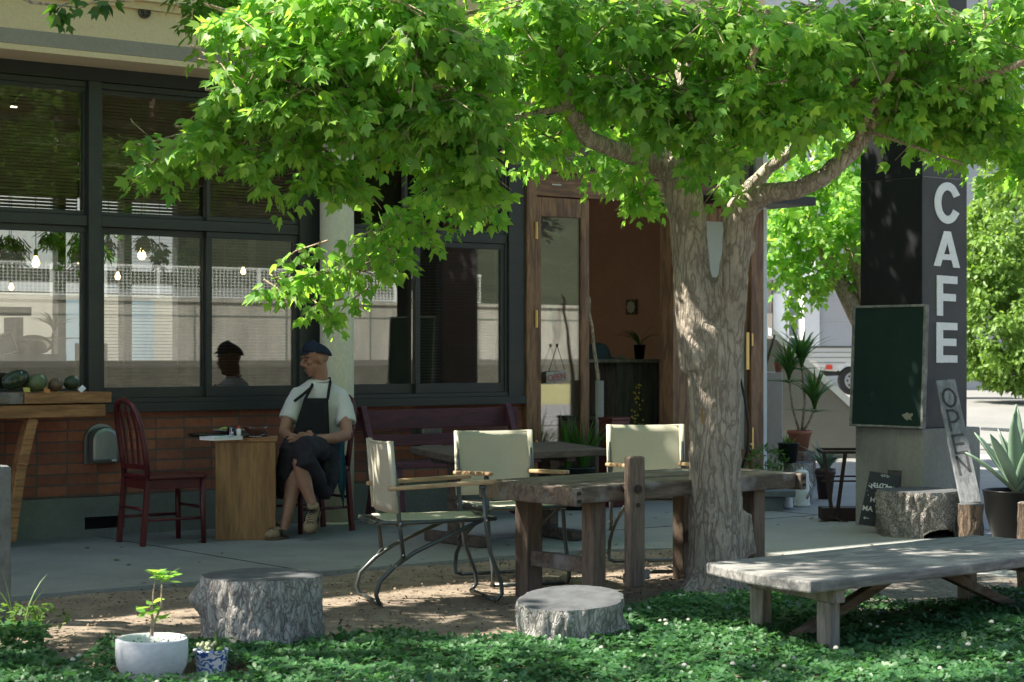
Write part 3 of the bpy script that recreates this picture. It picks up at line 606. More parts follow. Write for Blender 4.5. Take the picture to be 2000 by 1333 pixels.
def camdir(x, y): v = RT*x+FW*y; return math.atan2(v.y, v.x)
def camp(X, D, z=0): return CAM+RT*X+FW*D+Vector((0, 0, z-1.3))
director('cream canvas chair in profile at the left end of the weathered workbench', camp(-.43, 10.16), camdir(.95, .31))
director('cream canvas chair behind the left corner of the workbench, facing the camera', camp(-.01, 11.0), camdir(.36, -.93))
director('cream canvas chair behind the workbench beside the maple trunk', camp(.85, 11.5, .014), camdir(.16, -.98))

# ================================================================ WORKBENCH
NL = camp(.336, 9.68); e1 = (RT*.735+FW*.678); e2 = (RT*-.60+FW*.80); ZTB = .62
t = thing('workbench', 'weathered low workbench with a thick plank top and upright vise board', 'table', NL)
def wb(a, c_, z): v = e1*a+e2*c_; return Vector((v.x, v.y, z))
Lw, Ww = 1.70, .76
b = MB()
for k in range(3):
    y0, y1 = Ww*k/3+.002, Ww*(k+1)/3-.002; dz = [0, .003, -.002][k]
    b.add([wb(-.0, y0, ZTB-.085), wb(Lw, y0, ZTB-.085), wb(Lw, y1, ZTB-.085), wb(0, y1, ZTB-.085), wb(0, y0, ZTB+dz), wb(Lw, y0, ZTB+dz), wb(Lw, y1, ZTB+dz), wb(0, y1, ZTB+dz)], [(3, 2, 1, 0), (4, 5, 6, 7), (0, 1, 5, 4), (1, 2, 6, 5), (2, 3, 7, 6), (3, 0, 4, 7)])
b.build('tabletop', mt['oldwood'], t, bevel=.010)
b = MB()
for a0, a1 in ((-.055, -.003), (Lw+.003, Lw+.055)):
    b.add([wb(a, y, z) for z in (ZTB-.095, ZTB-.004) for a, y in ((a0, -.03), (a1, -.03), (a1, Ww+.03), (a0, Ww+.03))], [(3, 2, 1, 0), (4, 5, 6, 7), (0, 1, 5, 4), (1, 2, 6, 5), (2, 3, 7, 6), (3, 0, 4, 7)])
o = b.build('end_cap', mt['oldwood'], t, bevel=.009)
b = MB()
for a in (-.03, Lw+.03):
    for z in (ZTB-.03, ZTB-.068): q = wb(a, -.031, z); b.box(q, (.026, .006, .016), rz=math.atan2(e1.y, e1.x))
b.build('tenon', plain('dark_tenon', (.03, .022, .016), .9), o)
def leg(a, c_, w=.085, z1=ZTB-.088):
    b = MB(); b.beam(wb(a, c_, -.02), wb(a, c_, z1), w, w*1.1, e1); return b.build('leg', mt['oldwoodz'], t, bevel=.006)
leg(.19, .10); leg(.22, Ww-.08, .10); leg(Lw-.26, .10); leg(Lw-.28, Ww-.10)
b = MB(); b.beam(wb(.21, .14, .20), wb(.21, Ww-.12, .20), .045, .08); b.beam(wb(Lw-.27, .14, .24), wb(Lw-.27, Ww-.12, .24), .045, .07); b.build('stretcher', mt['oldwood'], t, bevel=.005)
b = MB(); b.beam(wb(.325, -.075, .10), wb(.325, -.075, .765), .105, .05, e2); o = b.build('vise_board', mt['oldwoodz'], t, bevel=.012)
b = MB(); b.tube([wb(.325, -.11, .60), wb(.325, -.0, .60)], .022, 16); b.tube([wb(.325, -.108, .52), wb(.325, -.0, .52)], .011, 12); b.build('vise_screw', mt['rust'], o)
b = MB(); b.beam(wb(.325, .0, .14), wb(.55, .06, .14), .03, .05); b.build('foot_block', mt['oldwood'], t, bevel=.006)

# ================================================================ LONG PLANK BENCH, RIGHT
Z = .36; q0, q1, q2, q3 = camp(1.20, 7.9), camp(.86, 8.62), camp(2.35, 9.92), camp(2.86, 9.36)
t = thing('plank_bench', 'long low bench with one wide silver grey plank standing in the clover', 'bench', q0)
def lerp(a, c_, u): return a+(c_-a)*u
pts = []
for k in range(13): u = k/12; p = lerp(q1, q0, u); pts.append(p + (p-(q2+q3)/2).normalized()*(.03*sin(pi*u)-.05*max(0, u-.8)*5*.5))
for k in range(1, 15): u = k/14; p = lerp(q0, q3, u); pts.append(p+Vector((.006*sin(u*17), -.02*sin(pi*u)+.012*noise.noise(Vector((u*9, 1, 1))), 0)))
for k in range(1, 5): pts.append(lerp(q3, q2, k/4))
for k in range(1, 14): u = k/14; p = lerp(q2, q1, u); pts.append(p+Vector((0, .02*noise.noise(Vector((u*8, 4, 1))), 0)))
b = MB(q0); b.prism([(p.x, p.y) for p in pts], (0, 0, Z-.05), (1, 0, 0), (0, 1, 0), (0, 0, .05)); b.build('seat', mt['greywood'], t, bevel=.009)
ax = (q3-q0).normalized(); ac = (q1-q0).normalized()
def bp(a, c_, z): v = ax*a+ac*c_; return Vector((v.x, v.y, z))
for a, lw in ((.22, 1), (1.75, 1)):
    b = MB(); b.beam(bp(a, .02, Z-.08), bp(a, .70, Z-.08), .06, .055); b.build('cross_rail', mt['greywoodz'], t, bevel=.004)
    for c_ in (.10, .62):
        b = MB(); b.beam(bp(a, c_, -.02), bp(a, c_, Z-.108), .075, .065, ax); b.build('leg', mt['greywoodz'], t, bevel=.006)
b = MB(); b.beam(bp(.10, .36, .02), bp(.95, .36, Z-.065), .05, .045); b.build('brace', mt['oldwood'], t, bevel=.004)
b = MB(); b.beam(bp(1.95, .36, .02), bp(1.2, .36, Z-.065), .05, .045); b.build('brace', mt['oldwood'], t, bevel=.004)

# ================================================================ STUMPS AND LOGS
def stump(name, label, c, r, h, mat, tilt=(0, 0), seed=0, arch=0, knob=None, group='sawn tree stumps used as seats', n=120, m=26, cat='stump', ridge=.02, topm=None, flare=.06):
    t = thing(name, label, cat, c, 0, group)
    b = MB(); rows = []
    for i in range(m+1):
        z = -.04+(h+.04)*i/m; row = []
        for k in range(n):
            a = 2*pi*k/n; q = Vector((cos(a)*3, sin(a)*3, seed)); g = noise.noise(q*.35)
            fine = noise.noise(Vector((cos(a)*7/.25*r, sin(a)*7/.25*r, z*9+seed*3)))*1.0 + .6*noise.noise(Vector((cos(a)*22/.25*r, sin(a)*22/.25*r, z*22+seed)))
            rr = r*(1+.10*g+flare*max(0, 1-(z/h)*2.2)) + ridge*fine*(1 if i < m-1 else .6)
            if knob and abs((a-knob[0]+pi) % (2*pi)-pi) < .8:
                d2 = (((a-knob[0]+pi) % (2*pi)-pi)/.28)**2+((z-knob[1])/.06)**2; rr += knob[2]*math.exp(-d2)
            zz = z + (tilt[0]*cos(a)*r+tilt[1]*sin(a)*r)*(i/m)
            if arch and i < m:
                da = abs((a-arch+pi) % (2*pi)-pi)/.5
                if da < 1: zz = max(zz, .055*math.sqrt(1-da*da)+.0015*i)
            row.append(Vector((rr*cos(a), rr*sin(a), zz)))
        rows.append(row)
    vs = [p for r_ in rows for p in r_]; fs = [(i*n+k, i*n+(k+1) % n, (i+1)*n+(k+1) % n, (i+1)*n+k) for i in range(m) for k in range(n)]
    b.add(vs, fs); b.build('bark', mat, t, smooth=True)
    top = rows[-1]; cen = sum(top, Vector())/n; b = MB()
    rr2 = [cen+(p-cen)*1.0 for p in top]; r1 = [cen+(p-cen)*.93+Vector((0, 0, .004)) for p in top]; r0 = [cen+(p-cen)*.5+Vector((0, 0, .002)) for p in top]
    b.add(rr2+r1+r0+[cen], [(k, (k+1) % n, n+(k+1) % n, n+k) for k in range(n)]+[(n+k, n+(k+1) % n, 2*n+(k+1) % n, 2*n+k) for k in range(n)]+[(2*n+k, 2*n+(k+1) % n, 3*n) for k in range(n)])
    b.build('cut_top', topm or mt['cut'], t); return t
def cutmat(name, c1, c2):
    m, t, b = base(name); tc = N(t, 'ShaderNodeTexCoord'); wv = N(t, 'ShaderNodeTexWave', wave_type='RINGS', rings_direction='Z'); wv.inputs['Scale'].default_value = 30; wv.inputs['Distortion'].default_value = 2
    t.links.new(tc.outputs['Object'], wv.inputs[0]); n = noi(t, coords(t), 12, 6)
    col = mixc(t, ramp(t, wv.outputs[1], 0, 1, 0, .5), c1, c2); col = mixc(t, ramp(t, n, .4, .7, 0, .7), col, tuple(x*.5 for x in c2))
    t.links.new(col, b.inputs['Base Color']); b.inputs['Roughness'].default_value = .85; bumpn(t, b, n, .5, .006); return m
mt['cut'] = cutmat('grey_sawn_top', (.095, .102, .11), (.055, .06, .066)); mt['cutbr'] = cutmat('brown_sawn_top', (.25, .22, .19), (.16, .13, .11))
stump('tree_stump', 'large pale grey stump behind the white pot, front left', camp(-1.065, 8.37), .255, .335, mt['stump'], seed=1, knob=(camdir(-1, -.3), .24, .06))
stump('tree_stump', 'low grey stump with slanted top in front of the workbench', camp(.25, 8.46), .235, .225, mt['stump'], tilt=(.10, .06), seed=9, knob=(camdir(.9, -.42), .05, .09), ridge=.016)
stump('tree_stump', 'wide rough stump with an arched notch beside the concrete plinth', camp(2.845, 13.62, .014), .28, .31, mt['stump2'], seed=17, arch=camdir(.42, -1), ridge=.028, flare=0)
stump('tree_stump', 'narrow dark log under the leaning wooden OPEN board', camp(3.14, 13.32, .014), .085, .235, mt['stumpbr'], seed=23, n=60, ridge=.008, flare=0)
stump('log_stool', 'brown upright log at the right edge behind the plank bench', camp(3.13, 11.6, .0), .11, .39, mt['stumpbr'], seed=29, n=60, ridge=.006, topm=mt['cutbr'], group='brown upright logs', flare=0, cat='log')
stump('log_stool', 'brown log standing under the right end of the plank bench', camp(2.76, 10.25, .0), .10, .27, mt['stumpbr'], seed=31, n=60, ridge=.006, topm=mt['cutbr'], group='brown upright logs', flare=0, cat='log')
stump('tree_stump', 'grey stump carrying the black plastic pot by the corner', camp(2.42, 16.45, .014), .125, .34, mt['stump'], seed=37, n=70, ridge=.010, flare=0)

# rough granite post, left edge
t = thing('stone_post', 'rough grey stone post cut off by the left edge', 'post', camp(-2.50, 9.3)); b = MB(); b.box((0, 0, .36), (.17, .14, .78), rz=.3); b.build('post', M('granite', (.22, .24, .24), (.14, .15, .15), 12, .9, .8, fine=50), t, bevel=.02)
# ================================================================ FOLIAGE TOOLS
MAPLE = (np.array([(0, 0, 0), (.20, .02, .02), (.34, .20, .03), (.50, .60, -.07), (.24, .50, .02), (.19, .62, .01), (0, 1.0, -.10), (-.19, .62, .01), (-.24, .50, .02), (-.50, .60, -.07), (-.34, .20, .03), (-.20, .02, .02)]), [(0, 1, 2, 3, 4, 5, 6), (0, 6, 7, 8, 9, 10, 11)])
OVAL = (np.array([(0, 0, 0), (.2, .25, .03), (.24, .55, .02), (0, 1, -.06), (-.24, .55, .02), (-.2, .25, .03)]), [(0, 1, 2, 3), (0, 3, 4, 5)])
NARROW = (np.array([(0, 0, 0), (.07, .3, .01), (.05, .75, 0), (0, 1, -.05), (-.05, .75, 0), (-.07, .3, .01)]), [(0, 1, 2, 3), (0, 3, 4, 5)])
a_ = [(sin(x), cos(x)) for x in (0,)]
CLOV = [(0, 0, 0)]
CF = []
for k in range(3):
    an = 2*pi*k/3; u = np.array((sin(an), cos(an))); v = np.array((cos(an), -sin(an)))
    pts = [u*.35+v*.30, u*.78+v*.36, u*.98+v*.16, u*.90, u*.98-v*.16, u*.78-v*.36, u*.35-v*.30]
    o = len(CLOV); CLOV += [(p[0], p[1], .10 if i in (1, 2, 4, 5) else .02) for i, p in enumerate(pts)]; CF += [(0, o, o+1, o+2, o+3), (0, o+3, o+4, o+5, o+6)]
CLOVER = (np.array(CLOV), CF)
def scatter(name, tpl, pos, tip, nor, size, mat, parent=None, bend=None):
    V, Fc = tpl; pos = np.asarray(pos, float); n = len(pos); tip = np.asarray(tip, float); nor = np.asarray(nor, float)
    tip = tip/np.linalg.norm(tip, axis=1)[:, None]; nor = nor - tip*np.sum(nor*tip, 1)[:, None]; nor /= (np.linalg.norm(nor, axis=1)[:, None]+1e-9)
    sd = np.cross(tip, nor); sz = np.asarray(size, float)[:, None, None]
    jit = 1+RNG.normal(0, .12, (n, 1))
    W_ = V[None, :, 0, None]*sd[:, None, :]*jit[:, :, None] + V[None, :, 1, None]*tip[:, None, :] + V[None, :, 2, None]*nor[:, None, :]*(1+RNG.normal(0, 1.2, (n, 1, 1)))
    W_ = pos[:, None, :]+W_*sz
    if parent: W_ = W_-np.array(parent.location)[None, None, :]
    me = bpy.data.meshes.new(name); nv = len(V); me.vertices.add(n*nv); me.vertices.foreach_set('co', W_.reshape(-1).astype(np.float32))
    lo = np.array([i for f in Fc for i in f]); ln = np.array([len(f) for f in Fc]); L_ = (lo[None, :]+np.arange(n)[:, None]*nv).reshape(-1)
    me.loops.add(len(L_)); me.loops.foreach_set('vertex_index', L_.astype(np.int32)); tot = np.tile(ln, n); st = np.concatenate(([0], np.cumsum(tot)[:-1]))
    me.polygons.add(len(tot)); me.polygons.foreach_set('loop_start', st.astype(np.int32)); me.polygons.foreach_set('loop_total', tot.astype(np.int32))
    me.materials.append(mat); me.update(calc_edges=True); me.validate(); o = link(bpy.data.objects.new(name, me))
    if parent: o.parent = parent
    return o
def unit(n):
    v = RNG.normal(size=(n, 3)); return v/np.linalg.norm(v, axis=1)[:, None]
RTn, FWn, UPn = np.array(RT), np.array(FW), np.array((0, 0, 1.))
class Crown:                                          # sprays of leaves at twig ends, twigs run from the clump heart outwards
    def __init__(s): s.p = []; s.t = []; s.n = []; s.s = []; s.tw = MB(); s.roots = []
    def clump(s, c, r, n, leaf=.071, per=15, droop=.25, tl=.34, hollow=.35, twigs=True, out=1.0, ax=None):
        c = np.array(c, float); d = unit(n); rad_ = (hollow+(1-hollow)*RNG.random(n)**.6)[:, None]
        A_ = ax if ax is not None else np.stack([RTn, FWn, UPn])
        loc = (d*rad_*np.array(r)) @ A_; q = c+loc
        dirn = loc/(np.linalg.norm(loc, axis=1)[:, None]+1e-6)*out + unit(n)*.7; dirn[:, 2] = dirn[:, 2]*.5-droop; dirn /= np.linalg.norm(dirn, axis=1)[:, None]
        for i in range(n):
            L_ = tl*RNG.uniform(.6, 1.2); k = int(per*RNG.uniform(.7, 1.3)); u = RNG.random(k)**.7
            sag = np.zeros((k, 3)); sag[:, 2] = -u*u*L_*.25
            base_ = q[i]-dirn[i]*L_*.5+dirn[i]*(u*L_)[:, None]+sag
            side = unit(k); off = side*leaf*.55; off[:, 2] *= .6
            tip = dirn[i]*.5+side*.7; tip[:, 2] -= .55; nor = unit(k)*.75; nor[:, 2] += .9; nor -= FWn*.35
            s.p.append(base_+off); s.t.append(tip); s.n.append(nor); s.s.append(leaf*RNG.uniform(.6, 1.2, k))
            if twigs and i % 2 == 0:
                a = q[i]-dirn[i]*L_*.9; m = q[i]; e = q[i]+dirn[i]*L_*.5-np.array((0, 0, L_*.2)); s.tw.tube([a, m, e], [.006, .004, .002], 4, cap=False)
    def build(s, t, mat, name='crown', tmat=None, tpl=MAPLE):
        o = scatter(name, tpl, np.concatenate(s.p), np.concatenate(s.t), np.concatenate(s.n), np.concatenate(s.s), mat, t)
        s.tw.off = Vector(t.location); 
        s.tw.v = [tuple(Vector(v)-Vector(t.location)) for v in s.tw.v]
        if s.tw.v: s.tw.build('twigs', tmat or mt['limb'], t)
        return o
# ================================================================ THE MAPLE
TD = 10.29
tree = thing('maple_tree', 'big forked maple with broad bright green crown standing between workbench and plank bench', 'tree', camp(1.07, 10.29))
def tp(px, py, D=TD): return P(px, py, D)
tb = MB(tree.location)
S_ = F/TD
tb.tube([tp(1400, 1215), tp(1400, 1160), tp(1400, 1090), tp(1397, 950), tp(1396, 800), tp(1393, 690), tp(1392, 640)], [78/S_, 64/S_, 56/S_, 51/S_, 51/S_, 54/S_, 56/S_], 28)
for px_, dd_ in ((1338, -.12), (1462, -.08), (1440, .15), (1375, .2), (1400, -.2)): tb.tube([tp(px_, 1190, TD+dd_), tp(px_+(1400-px_)*.5, 1130, TD+dd_*.6), tp(1400, 1040)], [.085, .065, .03], 10)
tb.tube([tp(1380, 720), tp(1364, 620), tp(1350, 520), tp(1343, 430), tp(1333, 370), tp(1320, 320), tp(1310, 270, TD+.15), tp(1330, 180, TD+.3), tp(1350, 60, TD+.4)], [52/S_, 45/S_, 36/S_, 36/S_, 37/S_, 34/S_, 24/S_, 20/S_, 14/S_], 24)
tb.tube([tp(1405, 700), tp(1425, 600, TD-.05), tp(1437, 500, TD-.08), tp(1443, 430, TD-.08), tp(1444, 395, TD-.05)], [44/S_, 33/S_, 27/S_, 29/S_, 23/S_], 24)
tb.ell(tp(1458, 480, TD-.1), (.05, .05, .06)); tb.ell(tp(1330, 330, TD-.12), (.08, .06, .08)); tb.tube([tp(1462, 1085, TD), tp(1462, 1000, TD)], [.045, .02], 10)
tb.tube([tp(1440, 440, TD-.08), tp(1458, 400, TD-.12), tp(1500, 376, TD-.2), tp(1555, 372, TD-.25), tp(1610, 345, TD-.25), tp(1665, 295, TD-.2), tp(1710, 240, TD-.1), tp(1760, 190, TD), tp(1850, 130, TD+.1)], [34/S_, 28/S_, 21/S_, 19/S_, 18/S_, 17/S_, 15/S_, 13/S_, 9/S_], 16)
tb.tube([tp(1430, 415), tp(1460, 372), tp(1500, 330), tp(1545, 297), tp(1570, 270, TD+.1), tp(1620, 200, TD+.2)], [22/S_, 16/S_, 13/S_, 12/S_, 10/S_, 8/S_], 14)
tb.tube([tp(1325, 345, TD-.02), tp(1290, 325), tp(1240, 305, TD-.05), tp(1190, 288, TD-.2), tp(1145, 270, TD-.4), tp(1120, 225, TD-.55), tp(1105, 190, TD-.65), tp(1095, 90, TD-.75)], [30/S_, 24/S_, 19/S_, 17/S_, 17/S_, 17/S_, 13/S_, 8/S_], 14)
tb.tube([tp(1120, 215, TD-.55), tp(1085, 212, TD-.6), tp(1035, 225, TD-.65), tp(950, 245, TD-.65), tp(850, 290, TD-.6), tp(760, 310, TD-.7), tp(690, 330, TD-.75)], [12/S_, 9/S_, 8/S_, 7/S_, 5/S_, 3.5/S_, 2/S_], 10)
trunk = tb.build('trunk', mt['bark'], tree, smooth=True, remesh=.016, relax=4)
dt = bpy.data.textures.new('bark_relief', 'CLOUDS'); dt.noise_scale = .05; dt.noise_depth = 4
dm = trunk.modifiers.new('d', 'DISPLACE'); dm.texture = dt; dm.strength = .016; dm.mid_level = .5; dm.texture_coords = 'LOCAL'
lb = MB(tree.location)
for pl_, r0_, r1_ in [([(1700, 250), (1740, 170), (1800, 60), (1830, -40)], 9, 5), ([(1095, 100), (1060, 30), (1040, -60)], 7, 4), ([(1340, 120), (1430, 40), (1500, -60)], 9, 5), ([(1600, 230), (1700, 130), (1790, 30)], 8, 4),
                      ([(1460, 200), (1475, 120), (1500, 40)], 8, 5), ([(1690, 255), (1780, 285), (1880, 320)], 4, 2), ([(1850, 130), (1930, 110), (2040, 90)], 9, 8), ([(1050, 30), (950, 20), (800, 40), (600, 80)], 5, 2),
                      ([(850, 290), (700, 250), (560, 250), (430, 280)], 4, 1.5), ([(760, 310), (640, 330), (560, 340)], 3, 1.2), ([(1400, 120), (1250, 60), (1120, 20)], 6, 3), ([(1710, 240), (1800, 220), (1950, 200)], 6, 3),
                      ([(430, 280), (370, 310), (330, 325)], 2, 1), ([(300, 275), (260, 240), (255, 232)], 1, 1)]:
    n_ = len(pl_); lb.tube([tp(x, y, TD-.3-(.5 if x < 1000 else 0)) for x, y in pl_], [(r0_+(r1_-r0_)*k/(n_-1))/S_ for k in range(n_)], 8)
for pl_ in ([(1665, 295, 10.1, 9), (1698, 215, 9.85, 7), (1738, 150, 9.7, 6), (1790, 50, 9.65, 4), (1810, -20, 9.6, 3)], [(1760, 190, 10.2, 9), (1840, 185, 9.9, 8), (1920, 150, 9.65, 7), (2040, 108, 9.6, 6)], [(1430, 250, 10.2, 9), (1462, 160, 9.4, 8), (1470, 110, 9.2, 7), (1500, 20, 9.2, 5)]):
    lb.tube([tp(x, y, d_) for x, y, d_, r_ in pl_], [r_/S_ for x, y, d_, r_ in pl_], 9)
lb.build('branch', mt['limb'], tree, smooth=True)
cr = Crown()
def cl(px, py, rx, ry, D, dr, n, **k):
    s = D/F; e = k.get('tl', .34)*.36/s if k.get('leaf', .078) > .069 else 6; cr.clump(P(px, py-e*.35, D), (max(rx*.45, rx-e)*s, dr*(.65 if D < 9.7 else 1), max(ry*.35, ry-e*.8)*s), max(2, int(n*(.72 if D < 9.7 else .9))), **k)
# left sweep, nearer than the trunk
cl(690, 30, 260, 90, 9.0, .5, 120); cl(600, 130, 190, 80, 9.1, .5, 95); cl(480, 215, 120, 60, 9.3, .4, 50); cl(420, 280, 90, 45, 9.3, .35, 34); cl(330, 330, 62, 22, 9.4, .25, 16); cl(300, 300, 30, 14, 9.4, .2, 5)
cl(640, 220, 190, 60, 9.1, .45, 85); cl(560, 310, 110, 40, 9.3, .3, 34); cl(640, 360, 60, 34, 9.4, .25, 16); cl(520, 375, 20, 12, 9.4, .15, 4); cl(830, 110, 190, 110, 9.0, .5, 110); cl(900, 230, 150, 70, 9.1, .45, 75)
cl(780, 270, 150, 50, 9.2, .4, 50); cl(890, 320, 90, 50, 9.4, .35, 34); cl(930, 360, 60, 28, 9.6, .3, 18); cl(470, 60, 60, 50, 9.0, .35, 20); cl(450, 150, 35, 30, 9.1, .3, 9); cl(860, 355, 40, 20, 9.4, .2, 8)
cl(690, 360, 50, 22, 9.5, .2, 8)
# thin lower spray in front of the column
for a in [(880, 395, 90, 32, 22), (800, 440, 75, 36, 20), (740, 480, 55, 28, 15), (690, 525, 70, 26, 16), (610, 545, 65, 24, 13), (545, 562, 55, 17, 10), (600, 500, 35, 22, 6), (780, 510, 30, 20, 6), (625, 600, 32, 22, 6), (690, 600, 24, 16, 4), (650, 620, 12, 8, 2), (950, 400, 60, 30, 12), (700, 455, 14, 22, 2)]:
    cl(a[0], a[1], a[2], a[3], 10.9, .22, a[4], leaf=.068, tl=.22, per=9)
# centre and right
for a in [(1050, 60, 160, 90, 9.7, .6, 85), (1090, 165, 120, 70, 9.9, .5, 42), (1050, 290, 75, 32, 9.9, .35, 16), (980, 150, 90, 70, 9.4, .4, 36), (1230, 50, 160, 90, 9.5, .6, 90), (1220, 190, 110, 60, 9.7, .5, 50), (1320, 212, 120, 50, 9.5, .45, 50),
          (1330, 262, 80, 32, 9.6, .35, 28), (1250, 270, 60, 22, 10.5, .2, 12), (1225, 335, 50, 32, 10.6, .2, 12), (1248, 395, 28, 32, 10.6, .15, 8), (1400, 318, 52, 28, 9.7, .3, 13), (1420, 60, 170, 100, 9.4, .6, 100), (1440, 190, 120, 60, 9.5, .5, 60), (1450, 248, 70, 40, 9.8, .4, 24),
          (1540, 230, 80, 50, 9.8, .4, 34), (1600, 90, 160, 100, 9.7, .6, 95), (1600, 200, 80, 50, 9.9, .4, 32), (1640, 160, 90, 70, 10.6, .4, 34), (1760, 60, 170, 90, 9.9, .6, 95), (1770, 190, 110, 60, 10.0, .5, 55), (1740, 240, 60, 30, 10.1, .3, 14),
          (1880, 130, 130, 100, 10.0, .6, 80), (1900, 230, 120, 60, 10.2, .5, 55), (1910, 275, 90, 36, 10.4, .4, 34), (1830, 262, 60, 22, 10.3, .3, 16), (2010, 325, 42, 50, 10.5, .4, 26), (1980, 40, 90, 90, 10, .6, 45), (2060, 200, 90, 120, 10.4, .6, 40), (1420, 366, 30, 14, 10.2, .2, 4)]:
    cl(*a)
# further back, filling the gaps with shade
for a in [(560, 20, 170, 80, 10.6, .5, 60), (420, 30, 90, 80, 10.4, .4, 20), (500, -80, 260, 70, 10.5, .5, 70), (800, -60, 260, 80, 10.7, .5, 70), (760, 160, 200, 110, 11, .7, 60), (1000, 100, 220, 130, 11.5, .8, 80), (1280, 120, 220, 130, 11.6, .8, 80), (1560, 120, 220, 110, 11.6, .8, 75), (1850, 120, 220, 130, 11.8, .8, 80), (1120, 250, 100, 50, 11.3, .4, 26), (1180, 310, 60, 30, 11, .3, 12), (1460, 270, 60, 50, 11.2, .3, 14), (1640, 230, 90, 30, 11.4, .4, 14)]:
    cl(*a, twigs=False)
# rest of the crown out of view, clumps placed to shade bench, table and pillar
for c_, r_, n_ in [((8.2, -5.6, 4.6), (2.4, 2.2, .9), 120), ((5.9, -5.6, 4.6), (1.6, 1.2, .6), 35), ((4.4, -4.4, 5.6), (2.1, .6, .5), 200), ((4.7, -2.1, 5.1), (1.4, .45, .4), 110), ((8.8, -3.6, 4.8), (1.8, 1.5, .9), 55), ((6.8, -7.6, 4.2), (2.4, 1.5, .9), 90), ((4.2, -6.4, 4.2), (1.3, 1.3, .7), 50), ((9.5, -2.0, 4.9), (1.7, 1.2, .9), 150), ((8.5, -1.15, 5.0), (.4, .5, .4), 55), ((9.1, -1.6, 5.0), (.4, .5, .4), 55), ((9.7, -2.05, 5.0), (.4, .5, .4), 55), ((10.2, -2.5, 5.0), (.4, .5, .4), 55)]:
    cr.clump(c_, r_, n_, twigs=False, leaf=.10, per=15, tl=.42, ax=np.eye(3))
cr.build(tree, mt['leaf'])
# neighbour tree, mostly outside the frame on the left: only a spray hangs into the corner
t2 = thing('maple_tree', 'neighbouring maple of which only a small spray hangs in at the top left corner', 'tree', (.8, -3.4, 0))
b = MB(t2.location); b.tube([(.8, -3.4, -.1), (.82, -3.4, 1.2), (.9, -3.5, 2.4), (1.2, -3.6, 3.6), (1.8, -3.7, 4.6)], [.2, .15, .14, .11, .07], 14); b.tube([(.9, -3.5, 2.4), (.2, -3.9, 3.5), (-.6, -4.2, 4.4)], [.1, .08, .05], 10)
b.tube([(1.2, -3.6, 3.6), tuple(P(-60, -60, 9.4)), tuple(P(60, 5, 9.2)), tuple(P(150, 15, 9.1))], [.05, .02, .008, .003], 8); b.build('trunk', mt['bark'], t2, smooth=True)
cr = Crown()
for c_, r_, n_ in [((1.1, -3.75, 4.5), (1.5, 1.15, .8), 140), ((1.2, -2.75, 4.5), (1.6, .5, .5), 110), ((3.1, -2.88, 3.6), (2.1, .58, .3), 330), ((4.2, -3.35, 4.0), (1.2, .4, .3), 100), ((1.6, -5.4, 4.6), (2.0, 1.6, .9), 110)]: cr.clump(c_, r_, n_, twigs=False, leaf=.10, per=15, tl=.42, ax=np.eye(3))  # clumps out of view, placed to shade the soil and front stump
cl(128, 22, 30, 16, 9.1, .1, 3, leaf=.075, per=6, tl=.2); cl(190, 14, 24, 16, 9.1, .1, 3, leaf=.075, per=6, tl=.2)
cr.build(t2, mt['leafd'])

# ================================================================ CLOVER
def inbed(x, y):
    v = Vector((x, y, 0))-CAM; D = v.dot(FW); X = v.dot(RT)
    px = 1000+X/D*F; py = 685+1.3*F/D
    if D < 6.4: return False
    if (X+1.28)**2/.085+(D-7.50)**2/.05 < 1 or (X+1.065)**2+(D-8.37)**2 < .06 or (X-.25)**2+(D-8.46)**2 < .05: return False
    edge = np.interp(px, [-200, 0, 60, 130, 200, 400, 640, 800, 1000, 1100, 1215, 1260, 1330, 1500, 1700, 1850, 2000, 2300], [1255, 1262, 1300, 1322, 1290, 1284, 1282, 1258, 1262, 1262, 1225, 1195, 1182, 1180, 1196, 1200, 1190, 1190])
    if py > edge + 18*noise.noise(Vector((x*3, y*3, 0))): return True
    if px < 90 and py > 1225+20*noise.noise(Vector((x*4, y*4, 0))): return True
    return False
pos = []
tries = RNG.uniform((2.6, -9.3), (9.4, -4.2), (62000, 2))
cs = RNG.random(62000)
for i, (x, y) in enumerate(tries):
    v0 = (x*FW.x + (y+12.4)*FW.y); h = x*RT.x + (y+12.4)*RT.y
    if v0 < 6.4 or abs(h) > v0*.29: continue
    if inbed(x, y):
        d_ = .5+.5*noise.noise(Vector((x*2.2, y*2.2, 7)))
        if cs[i] < .55+.6*d_: pos.append((x, y, .035+.075*d_*RNG.uniform(.55, 1)+.02*RNG.random()))
pos = np.array(pos); n = len(pos); nor = unit(n)*.42; nor[:, 2] = 1; tip = unit(n); tip[:, 2] *= .3
o = scatter('clover_patch', CLOVER, pos, tip, nor, RNG.uniform(.022, .037, n), mt['clover']); o['kind'] = 'stuff'
b = MB()
for i in range(0, n, 5): x, y, z = pos[i]; b.add([(x-.0012, y, -.01), (x+.0012, y, -.01), (x+.001, y+.004, z)], [(0, 1, 2)])
o = b.build('clover_stems', mt['weed']); o['kind'] = 'stuff'
